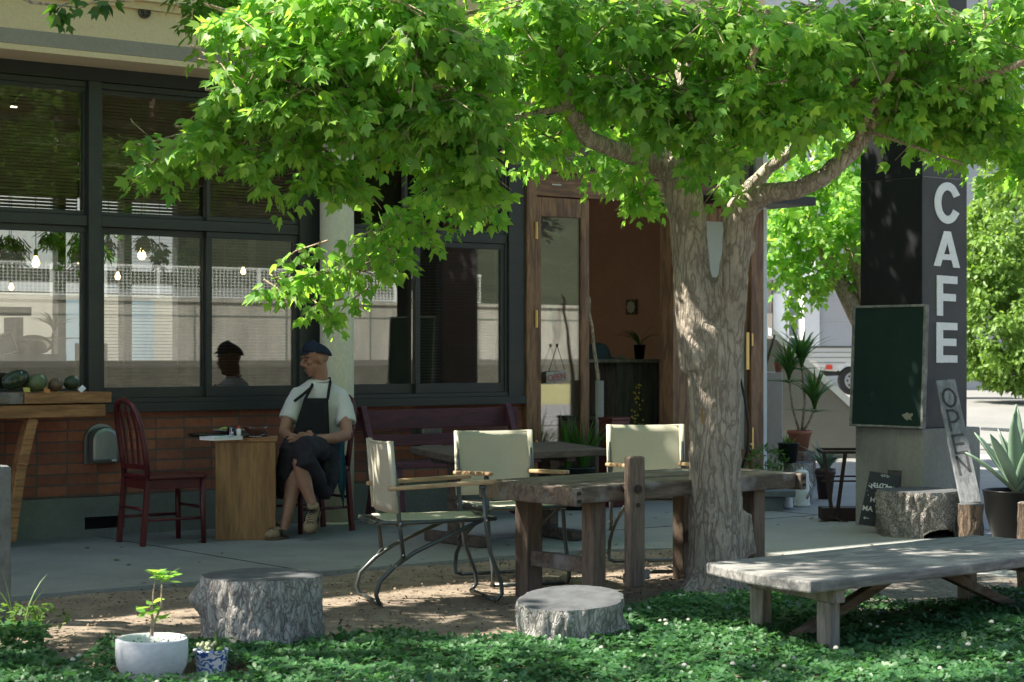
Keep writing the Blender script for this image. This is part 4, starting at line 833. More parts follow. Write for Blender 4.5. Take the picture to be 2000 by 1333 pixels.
# flower heads
fl = MB()
for k in range(70):
    d = unit(1)[0]; d[2] = abs(d[2])*.9+.0; c_ = Vector(d)*.009; fl.ell(c_+Vector((0, 0, .0)), (.0035, .0035, .0045), n=4)
base_me = None; g = 0; order = RNG.permutation(n)
for i in order:
    x, y, z = pos[i]; v = Vector((x, y, 0))-CAM; D = v.dot(FW); px = 1000+v.dot(RT)/D*F
    if g >= 58: break
    if not (0 < px < 2000) or (px < 1100 and RNG.random() < .55): continue
    if base_me is None:
        root = thing('clover_flower', 'small round white clover flower among the green clover leaves', 'flower', (x, y, z), 0, 'white clover flowers in the clover')
        h_ = fl.build('flower_head', mt['petal'], root); h_.location.z = .022; b = MB(); b.tube([(0, 0, -.05), (.002, 0, .02)], .0012, 4); b.build('stem', mt['weed'], root); base_me = root
    else:
        r_ = copytree(base_me); r_.location = (x, y, z+RNG.uniform(-.01, .015)); s_ = RNG.uniform(.6, 1.0); r_.scale = (s_, s_, s_)
    g += 1
# litter on the mulch: bark chips
n = 9000; xy = RNG.uniform((2.6, -6.6), (9.0, -2.85), (n, 2)); p3 = np.c_[xy, RNG.uniform(.0, .018, n)]
nor = unit(n)*.5; nor[:, 2] = 1; o = scatter('mulch_chips', OVAL, p3, unit(n)*np.array((1, 1, .25)), nor, RNG.uniform(.008, .03, n), M('bark_chip', (.21, .145, .09), (.12, .08, .05), 8, .9, .2)); o['kind'] = 'stuff'
n = 150; xy = np.c_[RNG.uniform(3, 12, n), RNG.uniform(-6.2, -.5, n)]; p3 = np.c_[xy, np.full(n, .019)]; nor = unit(n)*.25; nor[:, 2] = 1; o = scatter('fallen_leaves', MAPLE, p3, unit(n)*np.array((1, 1, .1)), nor, RNG.uniform(.02, .045, n), leafmat('fallen_leaf', (.20, .13, .05), (.10, .11, .04), .1, .8)); o['kind'] = 'stuff'
# grass weeds near the left post
def blades(mb, c, n, L0, L1, spread, wd=.006, lean=.5, seg=5, up=1.0):
    c = Vector(c)
    for k in range(n):
        a = random.uniform(0, 2*pi); L = random.uniform(L0, L1); d = Vector((cos(a), sin(a), 0)); s = Vector((-d.y, d.x, 0)); ln = random.uniform(.3, 1)*lean; p = c+d*random.uniform(0, spread); le = []
        for i in range(seg+1):
            u = i/seg; q = p + d*(L*ln*u**1.6) + Vector((0, 0, up*L*(u-ln*.55*u**2.2))); w_ = wd*(1-u**2)*(.6+.8*min(1, u*3)) + .0005; le.append((q-s*w_, q+Vector((0, 0, -w_*.35)), q+s*w_))
        o = len(mb.v); mb.v += [tuple(x-mb.off) for r in le for x in r]
        for i in range(seg):
            for j in (0, 1): mb.f.append([o+i*3+j, o+i*3+j+1, o+i*3+j+4, o+i*3+j+3]); mb.m.append(mb.cur)
for lab, px, py, n_, l0, l1 in [('leafy weed growing at the foot of the stone post', 75, 1245, 14, .1, .22), ('long dry grass tuft leaning on the stone post', 38, 1235, 4, .2, .4), ('bright weed near the left bottom corner', 20, 1290, 14, .08, .2)]:
    c_ = G(px, py); t = thing('weed', lab, 'weed', c_); b = MB(c_); blades(b, c_, n_, l0, l1, .04, .004, .5); b.build('blades', mt['weed'], t)
    n2 = 60; q = np.array(c_)+unit(n2)*np.array((.14, .10, .05))+np.array((0, 0, .09)); nn = unit(n2)*.5; nn[:, 2] += 1; scatter('leaves', OVAL, q, unit(n2)*np.array((1, 1, .3)), nn, RNG.uniform(.03, .05, n2), mt['weed'], t)

# ================================================================ POTS IN FRONT
c_ = G(296, 1385); c_ = camp(-1.385, 7.48, .0)
t = thing('stone_slab', 'flat pale stone slab under the white pot and the blue patterned pot', 'slab', c_+RT*.12); b = MB(); pr = [(.36*cos(a)*(1+.09*sin(3*a+1)), .26*sin(a)*(1+.07*cos(4*a))) for a in np.linspace(0, 2*pi, 26)[:-1]]; b.prism(pr, (0, 0, -.05), RT, FW, (0, 0, .061)); b.build('slab', mt['plinth'], t, bevel=.012)
t = thing('flower_pot', 'white plaster pot with a small leafy seedling in the front left corner', 'pot', c_+Vector((0, 0, .012)))
b = MB(); b.lathe([(.074, -.035), (.092, .0), (.118, .050), (.133, .080), (.1385, .12), (.138, .178), (.133, .185), (.118, .183), (.116, .14), (.111, .13)], n=44, cap1=False); b.build('pot', mt['whitepot'], t, smooth=True)
b = MB(); b.lathe([(.114, .140), (.07, .153), (0, .158)], n=30, cap0=False, cap1=False); b.build('soil', mt['soil'], t)
b = MB(); b.tube([(0, 0, .19), (.003, 0, .26), (-.006, 0, .31)], [.008, .006, .003], 8); b.tube([(0, 0, .22), (.04, .0, .30), (.05, .01, .40), (.06, 0, .44)], [.005, .004, .003, .002], 6); b.tube([(-.0, 0, .25), (.012, .01, .36), (.02, .0, .43)], [.004, .003, .002], 6)
st = b.build('stem', mt['limb'], t); tl_ = []; 
for q, k_ in (((.0, 0, .30), 6), ((.06, 0, .42), 9), ((.02, 0, .42), 9), ((-.03, 0, .28), 4), ((.02, 0, .25), 4)):
    for j in range(k_): tl_.append((Vector(q)+t.location, random.uniform(0, 2*pi), random.uniform(-.2, .5)))
P_ = [tuple(x[0]+Vector((random.uniform(-.02, .02), random.uniform(-.02, .02), random.uniform(-.02, .02)))) for x in tl_]; T_ = [(cos(x[1]), sin(x[1]), x[2]) for x in tl_]; n_ = unit(len(P_))*.4; n_[:, 2] += 1
scatter('leaves', OVAL, P_, T_, n_, RNG.uniform(.045, .075, len(P_)), mt['leaf'], t)
n2 = 70; q = np.array(t.location)+unit(n2)*np.array((.10, .10, .012))+np.array((0, 0, .158)); nn = unit(n2)*.5; nn[:, 2] += 1; scatter('seedlings', OVAL, q, unit(n2), nn, RNG.uniform(.01, .022, n2), mt['clover'], t)
c_ = camp(-1.175, 7.60, .012); t = thing('flower_pot', 'small blue and white patterned pot with succulents beside the white pot', 'pot', c_)
m, tt, bs = base('blue_white_porcelain'); v = coords(tt, (1, 1, 1)); wv = N(tt, 'ShaderNodeTexWave', wave_type='RINGS'); wv.inputs['Scale'].default_value = 14; wv.inputs['Distortion'].default_value = 14; wv.inputs['Detail'].default_value = 1; wv.inputs['Detail Scale'].default_value = 2
tt.links.new(v, wv.inputs[0]); tt.links.new(mixc(tt, ramp(tt, wv.outputs[1], .56, .62), (.62, .66, .70), (.035, .10, .34)), bs.inputs['Base Color']); bs.inputs['Roughness'].default_value = .25
b = MB(); b.lathe([(.050, 0), (.054, .01), (.062, .075), (.066, .112), (.071, .120), (.068, .122), (.058, .118), (.055, .1)], n=32, cap1=False); b.build('pot', m, t, smooth=True)
b = MB(); b.lathe([(.056, .105), (0, .112)], n=20, cap0=False, cap1=False); b.build('soil', mt['soil'], t)
b = MB()
for k in range(26): a = random.uniform(0, 2*pi); r_ = random.uniform(0, .04); b.ell((r_*cos(a)-.015, r_*sin(a), .12+random.uniform(0, .025)), (.009, .008, .009), n=8)
b.build('succulent', plain('pale_succulent', (.34, .38, .22), .6), t, smooth=True)
b = MB(); b.tube([(.022, 0, .11), (.024, 0, .15), (.023, 0, .185)], [.009, .010, .005], 8); b.tube([(.035, 0.01, .11), (.038, 0, .15)], [.007, .005], 8); b.ell((.03, -.02, .12), (.018, .014, .012)); b.build('cactus', mt['weed'], t, smooth=True)
# ================================================================ THE SEATED MAN
mt['skin'] = M('skin', (.36, .19, .12), (.31, .155, .10), 9, .5, .06, fine=60, spec=.4); mt['skinleg'] = mt['skin']
man = thing('person', 'man in navy cap, white shirt and dark apron sitting cross-legged with folded hands', 'person', G(600, 1045))
mo = man.location
b = MB(mo)
def p_(px, py, D): return P(px, py, D)
# torso, neck
b.ell(p_(621, 878, 13.98), (.17, .13, .12)); b.ell(p_(620, 835, 13.95), (.155, .115, .13)); b.ell(p_(621, 790, 13.95), (.15, .09, .13))
b.tube([p_(585, 770, 13.90), p_(622, 766, 13.95), p_(662, 770, 13.96)], [.040, .055, .040], 12); b.tube([p_(626, 765, 13.93), p_(626, 740, 13.92), p_(622, 712, 13.90)], [.058, .056, .054], 14)
# arms
b.tube([p_(580, 770, 13.88), p_(564, 808, 13.82), p_(554, 846, 13.74)], [.044, .045, .040], 12); b.tube([p_(554, 846, 13.74), p_(566, 856, 13.60), p_(588, 858, 13.46)], [.040, .039, .027], 12)
b.tube([p_(667, 772, 13.94), p_(674, 812, 13.86), p_(678, 850, 13.74)], [.044, .046, .041], 12); b.tube([p_(678, 850, 13.74), p_(650, 857, 13.60), p_(610, 858, 13.44)], [.041, .038, .027], 12)
# hands: his left lies over his right, fingers toward the knee
b.tube([p_(610, 858, 13.44), p_(600, 855, 13.40), p_(588, 854, 13.37)], [.026, .031, .034], 10, sx=.6)
for k, (dx, dy, L_) in enumerate([(-27, -1, 1.0), (-29, 5, 1.05), (-28, 11, 1.0), (-22, 15, .8)]):
    a0 = p_(590+k*1.5, 851+k*4, 13.36); a1 = p_(590+dx*.55*L_, 851+k*3+dy*.4, 13.335); a2 = p_(590+dx*.98*L_, 853+dy*.85+k*1, 13.35); b.tube([a0, a1, a2], [.0088, .0082, .0065], 7)
b.tube([p_(600, 850, 13.38), p_(592, 846, 13.36), p_(583, 847, 13.345)], [.011, .0095, .008], 7)
b.tube([p_(588, 858, 13.46), p_(595, 855, 13.43), p_(602, 851, 13.42)], [.027, .031, .028], 10, sx=.6)
for k in range(4): b.tube([p_(600, 848+k*2.2, 13.41), p_(608, 846+k*2.6, 13.39), p_(613-k, 848+k*3.0, 13.39)], [.0085, .008, .0065], 7)
b.tube([p_(596, 849, 13.42), p_(602, 843, 13.40), p_(609, 843, 13.39)], [.010, .009, .0075], 7)
# legs below the apron
b.tube([p_(608, 888, 13.85), p_(575, 888, 13.45), p_(574, 912, 13.40), p_(571, 955, 13.36), p_(561, 1005, 13.30), p_(553, 1036, 13.28), p_(551, 1052, 13.27)], [.085, .065, .052, .055, .038, .030, .033], 14)
b.tube([p_(632, 885, 13.85), p_(592, 884, 13.34), p_(586, 905, 13.32), p_(594, 940, 13.32), p_(604, 970, 13.30), p_(611, 988, 13.29), p_(612, 1000, 13.28)], [.085, .064, .053, .054, .038, .031, .033], 14)
# head
HF = (RT*-.86+FW*-.46+Vector((0, 0, -.16))).normalized(); HS = Vector((0, 0, 1)).cross(HF).normalized(); HU = HF.cross(HS).normalized(); HC = p_(615, 703, 13.90)
HM = Matrix((HF, HS, HU)).transposed()
def hp(f, s, u): return HC+HF*f+HS*s+HU*u
b.ell(hp(-.012, 0, .030), (.098, .076, .088), HM, 20); b.ell(hp(.028, 0, -.045), (.062, .058, .068), HM, 16); b.ell(hp(.052, 0, -.092), (.030, .032, .024), HM, 12); b.tube([hp(-.02, 0, -.03), hp(-.025, 0, -.12)], [.06, .055], 12)
b.tube([hp(.080, 0, .018), hp(.104, 0, -.012), hp(.108, 0, -.026)], [.010, .013, .014], 10); b.ell(hp(.096, .012, -.028), (.011, .009, .008), HM, 8); b.ell(hp(.096, -.012, -.028), (.011, .009, .008), HM, 8)
b.ell(hp(.078, 0, .034), (.014, .052, .011), HM, 10); b.ell(hp(.084, 0, -.058), (.011, .024, .006), HM, 10); b.ell(hp(.081, 0, -.070), (.011, .021, .006), HM, 10)
for s in (-1, 1):
    b.ell(hp(.056, s*.040, -.012), (.024, .020, .018), HM, 10)
    b.ell(hp(-.012, s*.079, .002), (.020, .010, .032), HM, 12); b.ell(hp(-.014, s*.080, -.022), (.012, .009, .012), HM, 8)
body = b.build('body', mt['skin'], man, smooth=True, remesh=.0052, relax=3)
hairm = plain('dark_stubble', (.035, .024, .018), .8)
b = MB(mo)
b.tube([hp(.088, -.030, -.052), hp(.100, -.012, -.044), hp(.102, 0, -.043), hp(.100, .012, -.044), hp(.088, .030, -.052)], [.004, .006, .006, .006, .004], 8); b.ell(hp(.072, 0, -.096), (.018, .018, .012), HM, 10)
for s in (-1, 1): b.tube([hp(.089, s*.014, .030), hp(.082, s*.034, .034), hp(.066, s*.052, .027)], [.003, .0045, .003], 6)
b.build('hair', hairm, man, smooth=True)
b = MB(mo)
for s in (-1, 1): b.tube([hp(.086, s*.020, .011), hp(.084, s*.030, .009), hp(.075, s*.042, .010)], [.002, .0035, .002], 6)
b.build('eyelid', hairm, man, smooth=True)
# cap
navy = cloth('navy_felt', (.018, .026, .046)); b = MB(mo); rows = []
for i in range(9):
    u = i/8*pi/2; rows.append([hp(-.024+.104*cos(u)**.8*cos(a), .084*cos(u)**.8*sin(a), .062+.066*sin(u)+.012*cos(a)-.022*(1-cos(a))*cos(u)) for a in np.linspace(0, 2*pi, 29)])
b.grid(rows); cap = b.build('cap', navy, man, smooth=True, solid=.006)
b = MB(mo); rows = []
for r_ in (0, .5, 1): rows.append([hp(.052+cos(a)*(.030+.036*r_), sin(a)*(.066+.004*r_), .076-.012*r_-.012*abs(sin(a))) for a in np.linspace(-1.25, 1.25, 13)])
b.grid(rows); b.build('cap_brim', navy, cap, smooth=True, solid=.005); b = MB(mo); b.ell(hp(.03, .092, .058), (.004, .004, .004)); b.build('button', mt['chrome'], cap)
# t-shirt
shirt = cloth('white_cotton', (.66, .66, .62), (.60, .60, .57)); b = MB(mo)
vs_ = []; ring = [(741, .066, .062, 13.93), (748, .10, .08, 13.935), (756, .150, .098, 13.94), (768, .182, .112, 13.945), (790, .186, .124, 13.95), (820, .176, .128, 13.96), (850, .172, .130, 13.97), (885, .180, .140, 13.98)]
for y_r, hw_, hd_, D_r in ring: vs_ += [P(622, y_r, D_r)+RT*(hw_*cos(2*pi*k/28))+FW*(hd_*sin(2*pi*k/28)) for k in range(28)]
b.add(vs_, [(i*28+k, i*28+(k+1) % 28, (i+1)*28+(k+1) % 28, (i+1)*28+k) for i in range(7) for k in range(28)]+[tuple(range(27, -1, -1)), tuple(range(196, 224))])
b.tube([p_(600, 768, 13.92), p_(583, 771, 13.89), p_(573, 792, 13.86), p_(562, 821, 13.81)], [.062, .062, .067, .070], 14); b.tube([p_(645, 768, 13.95), p_(663, 772, 13.95), p_(672, 796, 13.91), p_(677, 828, 13.85)], [.062, .062, .069, .073], 14)
sh = b.build('t_shirt', shirt, man, smooth=True, remesh=.008, relax=8)
wt = bpy.data.textures.new('folds', 'CLOUDS'); wt.noise_scale = .09; dm = sh.modifiers.new('d', 'DISPLACE'); dm.texture = wt; dm.strength = .010; dm.texture_coords = 'LOCAL'
b = MB(mo); b.tube([p_(626+17*cos(a), 741.5-4*cos(2*a)*0+4.5*sin(a), 13.92-.065*sin(a)) for a in np.linspace(0, 2*pi, 17)], .007, 7); b.build('neckband', shirt, sh, smooth=True)
# apron: bib, straps and skirt
apr = cloth('charcoal_apron', (.018, .018, .020)); apr2 = cloth('dark_apron_skirt', (.030, .028, .036)); b = MB(mo); rows = []
for i in range(10):
    u = i/9; y = 778+u*92; xl = 594-u*26-(4*u*u if u > .5 else 0); xr = 641+u*3; r = []
    for k in range(11):
        v = k/10; x = xl+(xr-xl)*v; D = 13.83-.018*sin(pi*v)-.035*u+.04*abs(v-.45)**2+.004*noise.noise(Vector((v*4, u*4, 2))); r.append(p_(x, y, D-.05))
    rows.append(r)
b.grid(rows); bib = b.build('apron_bib', apr, man, smooth=True, solid=.004)
b = MB(mo)
for pts in ([(596, 780, 13.775), (604, 765, 13.80), (611, 750, 13.86), (617, 741, 13.92)], [(640, 780, 13.775), (642, 765, 13.81), (645, 748, 13.87), (643, 738, 13.93)], [(608, 757, 13.80), (592, 771, 13.775), (575, 784, 13.765)]):
    q = [p_(*x) for x in pts]
    for a_0, a_1 in zip(q, q[1:]): b.beam(a_0-(a_1-a_0)*.04, a_1+(a_1-a_0)*.04, .021, .005, -FW)
b.build('apron_strap', apr, bib, bevel=.002)
b = MB(mo)
b.ell(p_(612, 880, 13.93), (.19, .16, .085)); b.tube([p_(600, 878, 13.86), p_(575, 876, 13.50), p_(568, 886, 13.40), p_(561, 925, 13.41), p_(556, 968, 13.47)], [.105, .092, .088, .080, .066], 16)
b.tube([p_(642, 880, 13.90), p_(615, 874, 13.5), p_(594, 876, 13.33), p_(594, 900, 13.31), p_(614, 925, 13.40), p_(634, 970, 13.52)], [.105, .095, .084, .078, .070, .05], 16)
b.tube([p_(640, 895, 13.75), p_(640, 930, 13.66), p_(632, 975, 13.60)], [.09, .08, .045], 14)
sk = b.build('apron_skirt', apr2, man, smooth=True, remesh=.009, relax=4); dm = sk.modifiers.new('d', 'DISPLACE'); dm.texture = wt; dm.strength = .030; dm.texture_coords = 'LOCAL'
# shoes
shoe = M('tan_suede', (.27, .20, .12), (.22, .155, .09), 10, .9, .15); sole = plain('gum_sole', (.12, .075, .04), .7); lace = plain('black_lace', (.012, .012, .012), .7)
def shoe_(an, toe, up):
    an, toe = Vector(an), Vector(toe); f = (toe-an).normalized(); s = f.cross(up).normalized(); u = s.cross(f)
    if u.dot(up) < 0: u = -u
    MM = Matrix((f, s, u)).transposed(); L_ = (toe-an).length
    q = MB(mo); q.ell(an+f*(-.012)+u*.0, (.058, .042, .052), MM); q.ell(an+f*L_*.42-u*.012, (.10, .044, .044), MM); q.ell(an+f*L_*.78-u*.022, (.072, .049, .034), MM); q.tube([an+u*.01, an+u*.055-f*.006], [.044, .043], 12)
    o = q.build('shoe', shoe, man, smooth=True, remesh=.006, relax=2)
    q = MB(mo); pr = [(-.066, -.03), (-.05, -.043), (.06, -.047), (L_*.75, -.053), (L_*1.0, -.042), (L_*1.09, 0), (L_*1.0, .042), (L_*.75, .053), (.06, .047), (-.05, .043), (-.066, .03)]
    q.prism(pr, an-u*.060, f, s, u*.020); q.build('sole', sole, o, bevel=.005)
    q = MB(mo)
    for k in range(5): c0 = an+f*(.050+k*.020)+u*(.034-k*.0035); q.tube([c0-s*.022-u*.006, c0+u*.004, c0+s*.022+f*.010-u*.006], .0034, 6)
    q.tube([an+f*.045+u*.036, an+f*.03+s*.03+u*.045, an+f*.06+s*.035+u*.01], .003, 6); q.box(an+f*.03+u*.035, (.05, .04, .012), 0); q.build('lace', lace, o)
    q = MB(mo)
    for k in range(3):
        for sd in (-1, 1): q.beam(an+f*(.065+k*.018)+s*sd*.0445+u*.012, an+f*(.048+k*.018)+s*sd*.0475-u*.036, .005, .004, s)
    q.build('side_stripe', lace, o)
a1 = G(549, 1056); a1.z = .075; shoe_(a1, a1+(RT*-.35+FW*-.85).normalized()*.155+Vector((0, 0, -.004)), Vector((0, 0, 1)))
a2 = p_(612, 999, 13.28); shoe_(a2, a2+(RT*-.10+FW*-.80+Vector((0, 0, -.60))).normalized()*.155, (FW*-.62+Vector((0, 0, .78))).normalized())
b = MB(mo)
for aa, bb in (((553, 1036, 13.28), (551, 1050, 13.27)), ((611, 986, 13.29), (612, 998, 13.28))): b.tube([p_(*aa), p_(*bb)], [.037, .040], 14)
b.build('socks', plain('dark_sock', (.05, .045, .04), .9), man, smooth=True)
b = MB(mo); w0, w1 = p_(611, 858, 13.445), p_(605, 857.5, 13.42); b.tube([w0, w1], [.031, .031], 16, sx=.95); b.ell(p_(607, 860, 13.40), (.018, .012, .018)); b.build('wrist_watch', lace, man, smooth=True)
# blue towel from the waist
b = MB(mo); rows = []
for i in range(14):
    u = i/13; r = []
    for k in range(13):
        v = k/12; x = 641+(34-8*u)*v+u*6+u*u*4*(1 if v > .5 else -1)*0; y = 862+u*(60+70*v**1.5); D = 13.72+.10*v+.016*sin(v*15+u*3)*(.3+u); r.append(p_(x+2*sin(u*7+v*4), y, D))
    rows.append(r)
b.grid(rows); b.build('towel', cloth('petrol_blue_towel', (.020, .085, .115), (.014, .06, .085)), man, smooth=True, solid=.006)

# ================================================================ CAFE PILLAR AND ITS BOARDS
PC = camp(2.936, 13.9, .014); ex = Vector((1, 0, 0)); ey = Vector((0, 1, 0))
t = thing('concrete_plinth', 'square stained concrete block carrying the dark sign pillar', 'plinth', PC)
b = MB(); b.bx(0, .645, 0, .642, -.05, .725); b.build('block', mt['plinth'], t, bevel=.012)
pt = thing('sign_pillar', 'tall charcoal pillar with white painted letters reading CAFE', 'sign', PC+Vector((0, 0, .728)))
x0, x1, y0, y1 = .03, .03+.50, .03, .61; H = 3.4
b = MB(); b.bx(x0+.003, x1, y0+.003, y1, 0, H); b.build('core', mt['pillargrey'], pt, bevel=.004)
b = MB()
zs_ = DZ(1850, 347, PC.y)-PC.z-.728
for a, c_ in ((0, zs_-.006), (zs_, H)): b.bx(x0-.008, x0+.002, y0+.002, y1-.002, a, c_-.004)
b.build('side_tile', mt['pillarblk'], pt, bevel=.002)
b = MB(); b.bx(x0+.01, x1-.004, y0-.0012, y0+.002, zs_-.006, zs_); b.build('joint', plain('pale_joint', (.20, .20, .20), .8), pt)
lw = .036*1.0
def Z_(py): return DZ(1850, py, PC.y+y0)-PC.z-.728
def X_(px): return UX(px, PC.y+y0)-PC.x
def poly(b, pts): b.prism([(X_(x), Z_(y)) for x, y in pts], (0, y0-.0, 0), (1, 0, 0), (0, 0, 1), (0, -.0055, 0))
b = MB(); N_ = 26; ro = []; ri = []
for k in range(N_+1):
    a = rad(42)+(rad(318)-rad(42))*k/N_; ro.append((1850+25.5*cos(a), 397-40.5*sin(a))); ri.append((1850+12.5*cos(a), 397-25.0*sin(a)))
ri[0] = (1862, 386); ro[0] = (1874, 380); ri[-1] = (1861, 409); ro[-1] = (1873, 416)
for k in range(N_): poly(b, [ro[k], ro[k+1], ri[k+1], ri[k]])
b.build('letter_c', mt['letter'], pt)
b = MB(); poly(b, [(1843, 452), (1849.5, 452.2), (1849.5, 475), (1836, 521), (1823, 520.5)]); poly(b, [(1849.5, 452.2), (1856, 452.5), (1874, 523), (1861, 522.6), (1849.5, 475)]); poly(b, [(1843, 497), (1854.9, 497.5), (1857.5, 508.5), (1839.8, 508)]); b.build('letter_a', mt['letter'], pt)
b = MB(); poly(b, [(1829, 538.5), (1841, 539), (1841, 617.5), (1829, 617)]); poly(b, [(1841, 539), (1869, 540), (1869, 555), (1841, 554)]); poly(b, [(1841, 574), (1866, 574.6), (1866, 589), (1841, 588.4)]); b.build('letter_f', mt['letter'], pt)
b = MB(); poly(b, [(1828, 630), (1841, 630.4), (1841, 709), (1828, 708.6)])
for y in (630.5, 661.5, 694): poly(b, [(1841, y), (1869 if y != 661.5 else 1867, y+.6), (1869 if y != 661.5 else 1867, y+15), (1841, y+14.5)])
b.build('letter_e', mt['letter'], pt)
# green chalkboard standing on the plinth
q = PC+Vector((-.045, .0, .728)); t = thing('green_chalkboard', 'blank dark green chalkboard leaning on the black side of the pillar', 'chalkboard', q); tl = .045; Hb, W0 = .885, .665
b = MB(); b.prism([(-.02, 0), (W0-.03, 0), (W0-.03, Hb), (-.02, Hb)], (0, 0, 0), (0, 1, 0), (tl, 0, 1), (.02, 0, 0)); b.build('board', mt['chalk'], t)
b = MB()
for a, c_, d_, e_ in ((-.04, 0, -.018, Hb), (W0-.035, 0, W0-.01, Hb), (-.018, 0, W0-.035, .016), (-.018, Hb-.014, W0-.035, Hb+.004)): b.prism([(a, c_), (d_, c_), (d_, e_), (a, e_)], (-.008, 0, 0), (0, 1, 0), (tl, 0, 1), (.036, 0, 0))
b.build('frame', mt['worn'], t, bevel=.003)
b = MB(); o_ = [(.10+.042*cos(a)*(1+.28*sin(3*a+1)+.15*sin(7*a)), .085+.034*sin(a)*(1+.3*cos(2*a)+.15*cos(5*a))) for a in np.linspace(0, 2*pi, 30)[:-1]]; b.prism(o_, (-.0015, 0, 0), (0, 1, 0), (tl, 0, 1), (.001, 0, 0)); b.build('peeled_patch', plain('peeled_paint', (.22, .21, .18), .9), t)
# leaning OPEN board
lo = P(1897, 982, 13.40); hi_ = P(1846.5, 742, 13.86); t = thing('open_board', 'leaning grey wooden plank lettered OPEN in front of the pillar', 'sign', lo)
d = (hi_-lo); Lp = d.length; d.normalize(); s = (RT+d*(-RT.dot(d))).normalized(); nn = s.cross(d)
if nn.dot(FW) > 0: nn = -nn
hw = .072
b = MB(lo); b.prism([(-hw, 0), (hw, 0), (hw*.97, Lp), (-hw*.97, Lp)], lo, s, d, -nn*.026); b.build('plank', wood('blue_grey_plank', (.22, .23, .245), (.16, .168, .18), 'Z', 3, .6, .4, freq=16), t, bevel=.003)
b = MB(lo)
def st_(pts, wd=.017):
    for (x0_, y0_), (x1_, y1_) in zip(pts, pts[1:]):
        a, c_ = Vector((x0_, y0_)), Vector((x1_, y1_)); e = (c_-a).normalized(); f = Vector((-e.y, e.x))*wd/2; a = a-e*wd*.35; c_ = c_+e*wd*.35
        b.prism([tuple(a+f), tuple(a-f), tuple(c_-f), tuple(c_+f)], lo+nn*.0, s, d, nn*.0025)
def LY(px_y): return (980-px_y)/238*Lp
st_([(.044*cos(a)-.0, LY(778)+.070*sin(a)) for a in np.linspace(0, 2*pi, 17)])
st_([(-.034, LY(842)), (-.036, LY(803)), (.005, LY(803)), (.032, LY(809)), (.034, LY(819)), (.008, LY(825)), (-.03, LY(826))])
st_([(.040, LY(851)), (-.034, LY(852)), (-.034, LY(886)), (.042, LY(884))]); st_([(-.034, LY(869)), (.030, LY(868))])
st_([(-.036, LY(926)), (-.036, LY(893)), (.036, LY(921)), (.036, LY(890))])
b.build('open_lettering', plain('charcoal_lettering', (.05, .05, .055), .8), t)
# welcome slate
lo = P(1710, 1029, 13.75); hi_ = P(1724, 924, 13.83); t = thing('welcome_slate', 'small black slate with chalked WELCOME half hidden by the rough stump', 'sign', lo); d = (hi_-lo); Lp = d.length; d.normalize(); s = (RT*.97+FW*-.1); s = (s-d*s.dot(d)).normalized(); nn = s.cross(d)
if nn.dot(FW) > 0: nn = -nn
b = MB(lo); b.prism([(-.12, 0), (.12, 0), (.118, Lp), (-.09, Lp)], lo, s, d, -nn*.014); b.build('slate', mt['chalkblk'], t, bevel=.003)
b = MB(lo)
for k, ch in enumerate('WELCOME'): a = (k-3)*.21; text(b, ch, .046, .0004, lo+s*(.0+.105*sin(a)+.004)+d*(Lp-.105+.055*cos(a)-.045)+nn*.0015, s*cos(a)-d*sin(a), d*cos(a)+s*sin(a), .0009)
text(b, 'H', .046, .0004, lo+s*-.045+d*(.185)+nn*.0015, s, d, .0012); text(b, 'MA', .05, .0004, lo+s*-.072+d*(.118)+nn*.0015, s, d, .0012)
b.off = lo
def ln(x0_, y0_, x1_, y1_, wd=.004): a, c_ = lo+s*x0_+d*y0_+nn*.0015, lo+s*x1_+d*y1_+nn*.0015; b.beam(a, c_, wd, .001, nn)
ln(-.09, .05, -.055, .05); ln(-.09, .05, -.08, .058); ln(-.09, .05, -.08, .042)
for k in range(6): a = -.6+k*.24; ln(.02+.03*sin(a), Lp-.055+.03*cos(a), .02+.055*sin(a), Lp-.055+.048*cos(a), .003)
for x, y in ((-.08, .30), (-.09, .245), (-.08, .215), (.09, .30), (.10, .25)): b.ell(lo+s*x+d*y+nn*.001, (.003, .003, .003), n=6)
b.build('chalk_writing', mt['chalkwht'], t)
lo2 = P(1742, 985, 13.86); t = thing('wood_offcut', 'thin dark board tucked behind the welcome slate', 'board', lo2); b = MB(); b.box((.02, 0, .09), (.10, .015, .30), rz=-.6, ry=.05); b.build('board', mt['darkwood'], t)
# rusty trestle stand left of the plinth
q = G(1640, 1020, .014); q.z = .014; t = thing('iron_stand', 'rusty dark iron stand with crossbars beside the concrete plinth', 'stand', q); b = MB(q)
def r2(px, py): return P(px, py, 14.72)
for a, c_ in (((1609, 883), (1626, 1012)), ((1651, 885), (1634, 1012)), ((1701, 885), (1690, 1000))): b.beam(r2(*a), r2(*c_), .026, .026, FW)
b.build('upright', mt['rust'], t); b = MB(q); b.beam(r2(1606, 884), r2(1735, 884)+FW*-.0, .03, .02); b.beam(r2(1609, 881)+FW*.25, r2(1735, 881)+FW*.25, .03, .02); b.beam(r2(1607, 884), r2(1609, 881)+FW*.25, .03, .02); b.build('top_frame', mt['rust'], t)
b = MB(q); b.beam(r2(1605, 940), r2(1700, 940), .03, .012); b.beam(r2(1605, 934)+FW*.2, r2(1700, 934)+FW*.2, .02, .012); b.build('crossbar', mt['rust'], t)
b = MB(q); b.bx(0, 0, 0, 0, 0, 0); b = MB(q); b.prism([(0, 0), (.42, 0), (.42, .09), (0, .09)], r2(1606, 1016), RT, Vector((0, 0, 1)), FW*.2); b.beam(r2(1598, 1019)+FW*-.06, r2(1640, 1010), .04, .012); b.beam(r2(1660, 1022)+FW*-.1, r2(1620, 1008), .04, .012); b.build('base', mt['rust'], t)

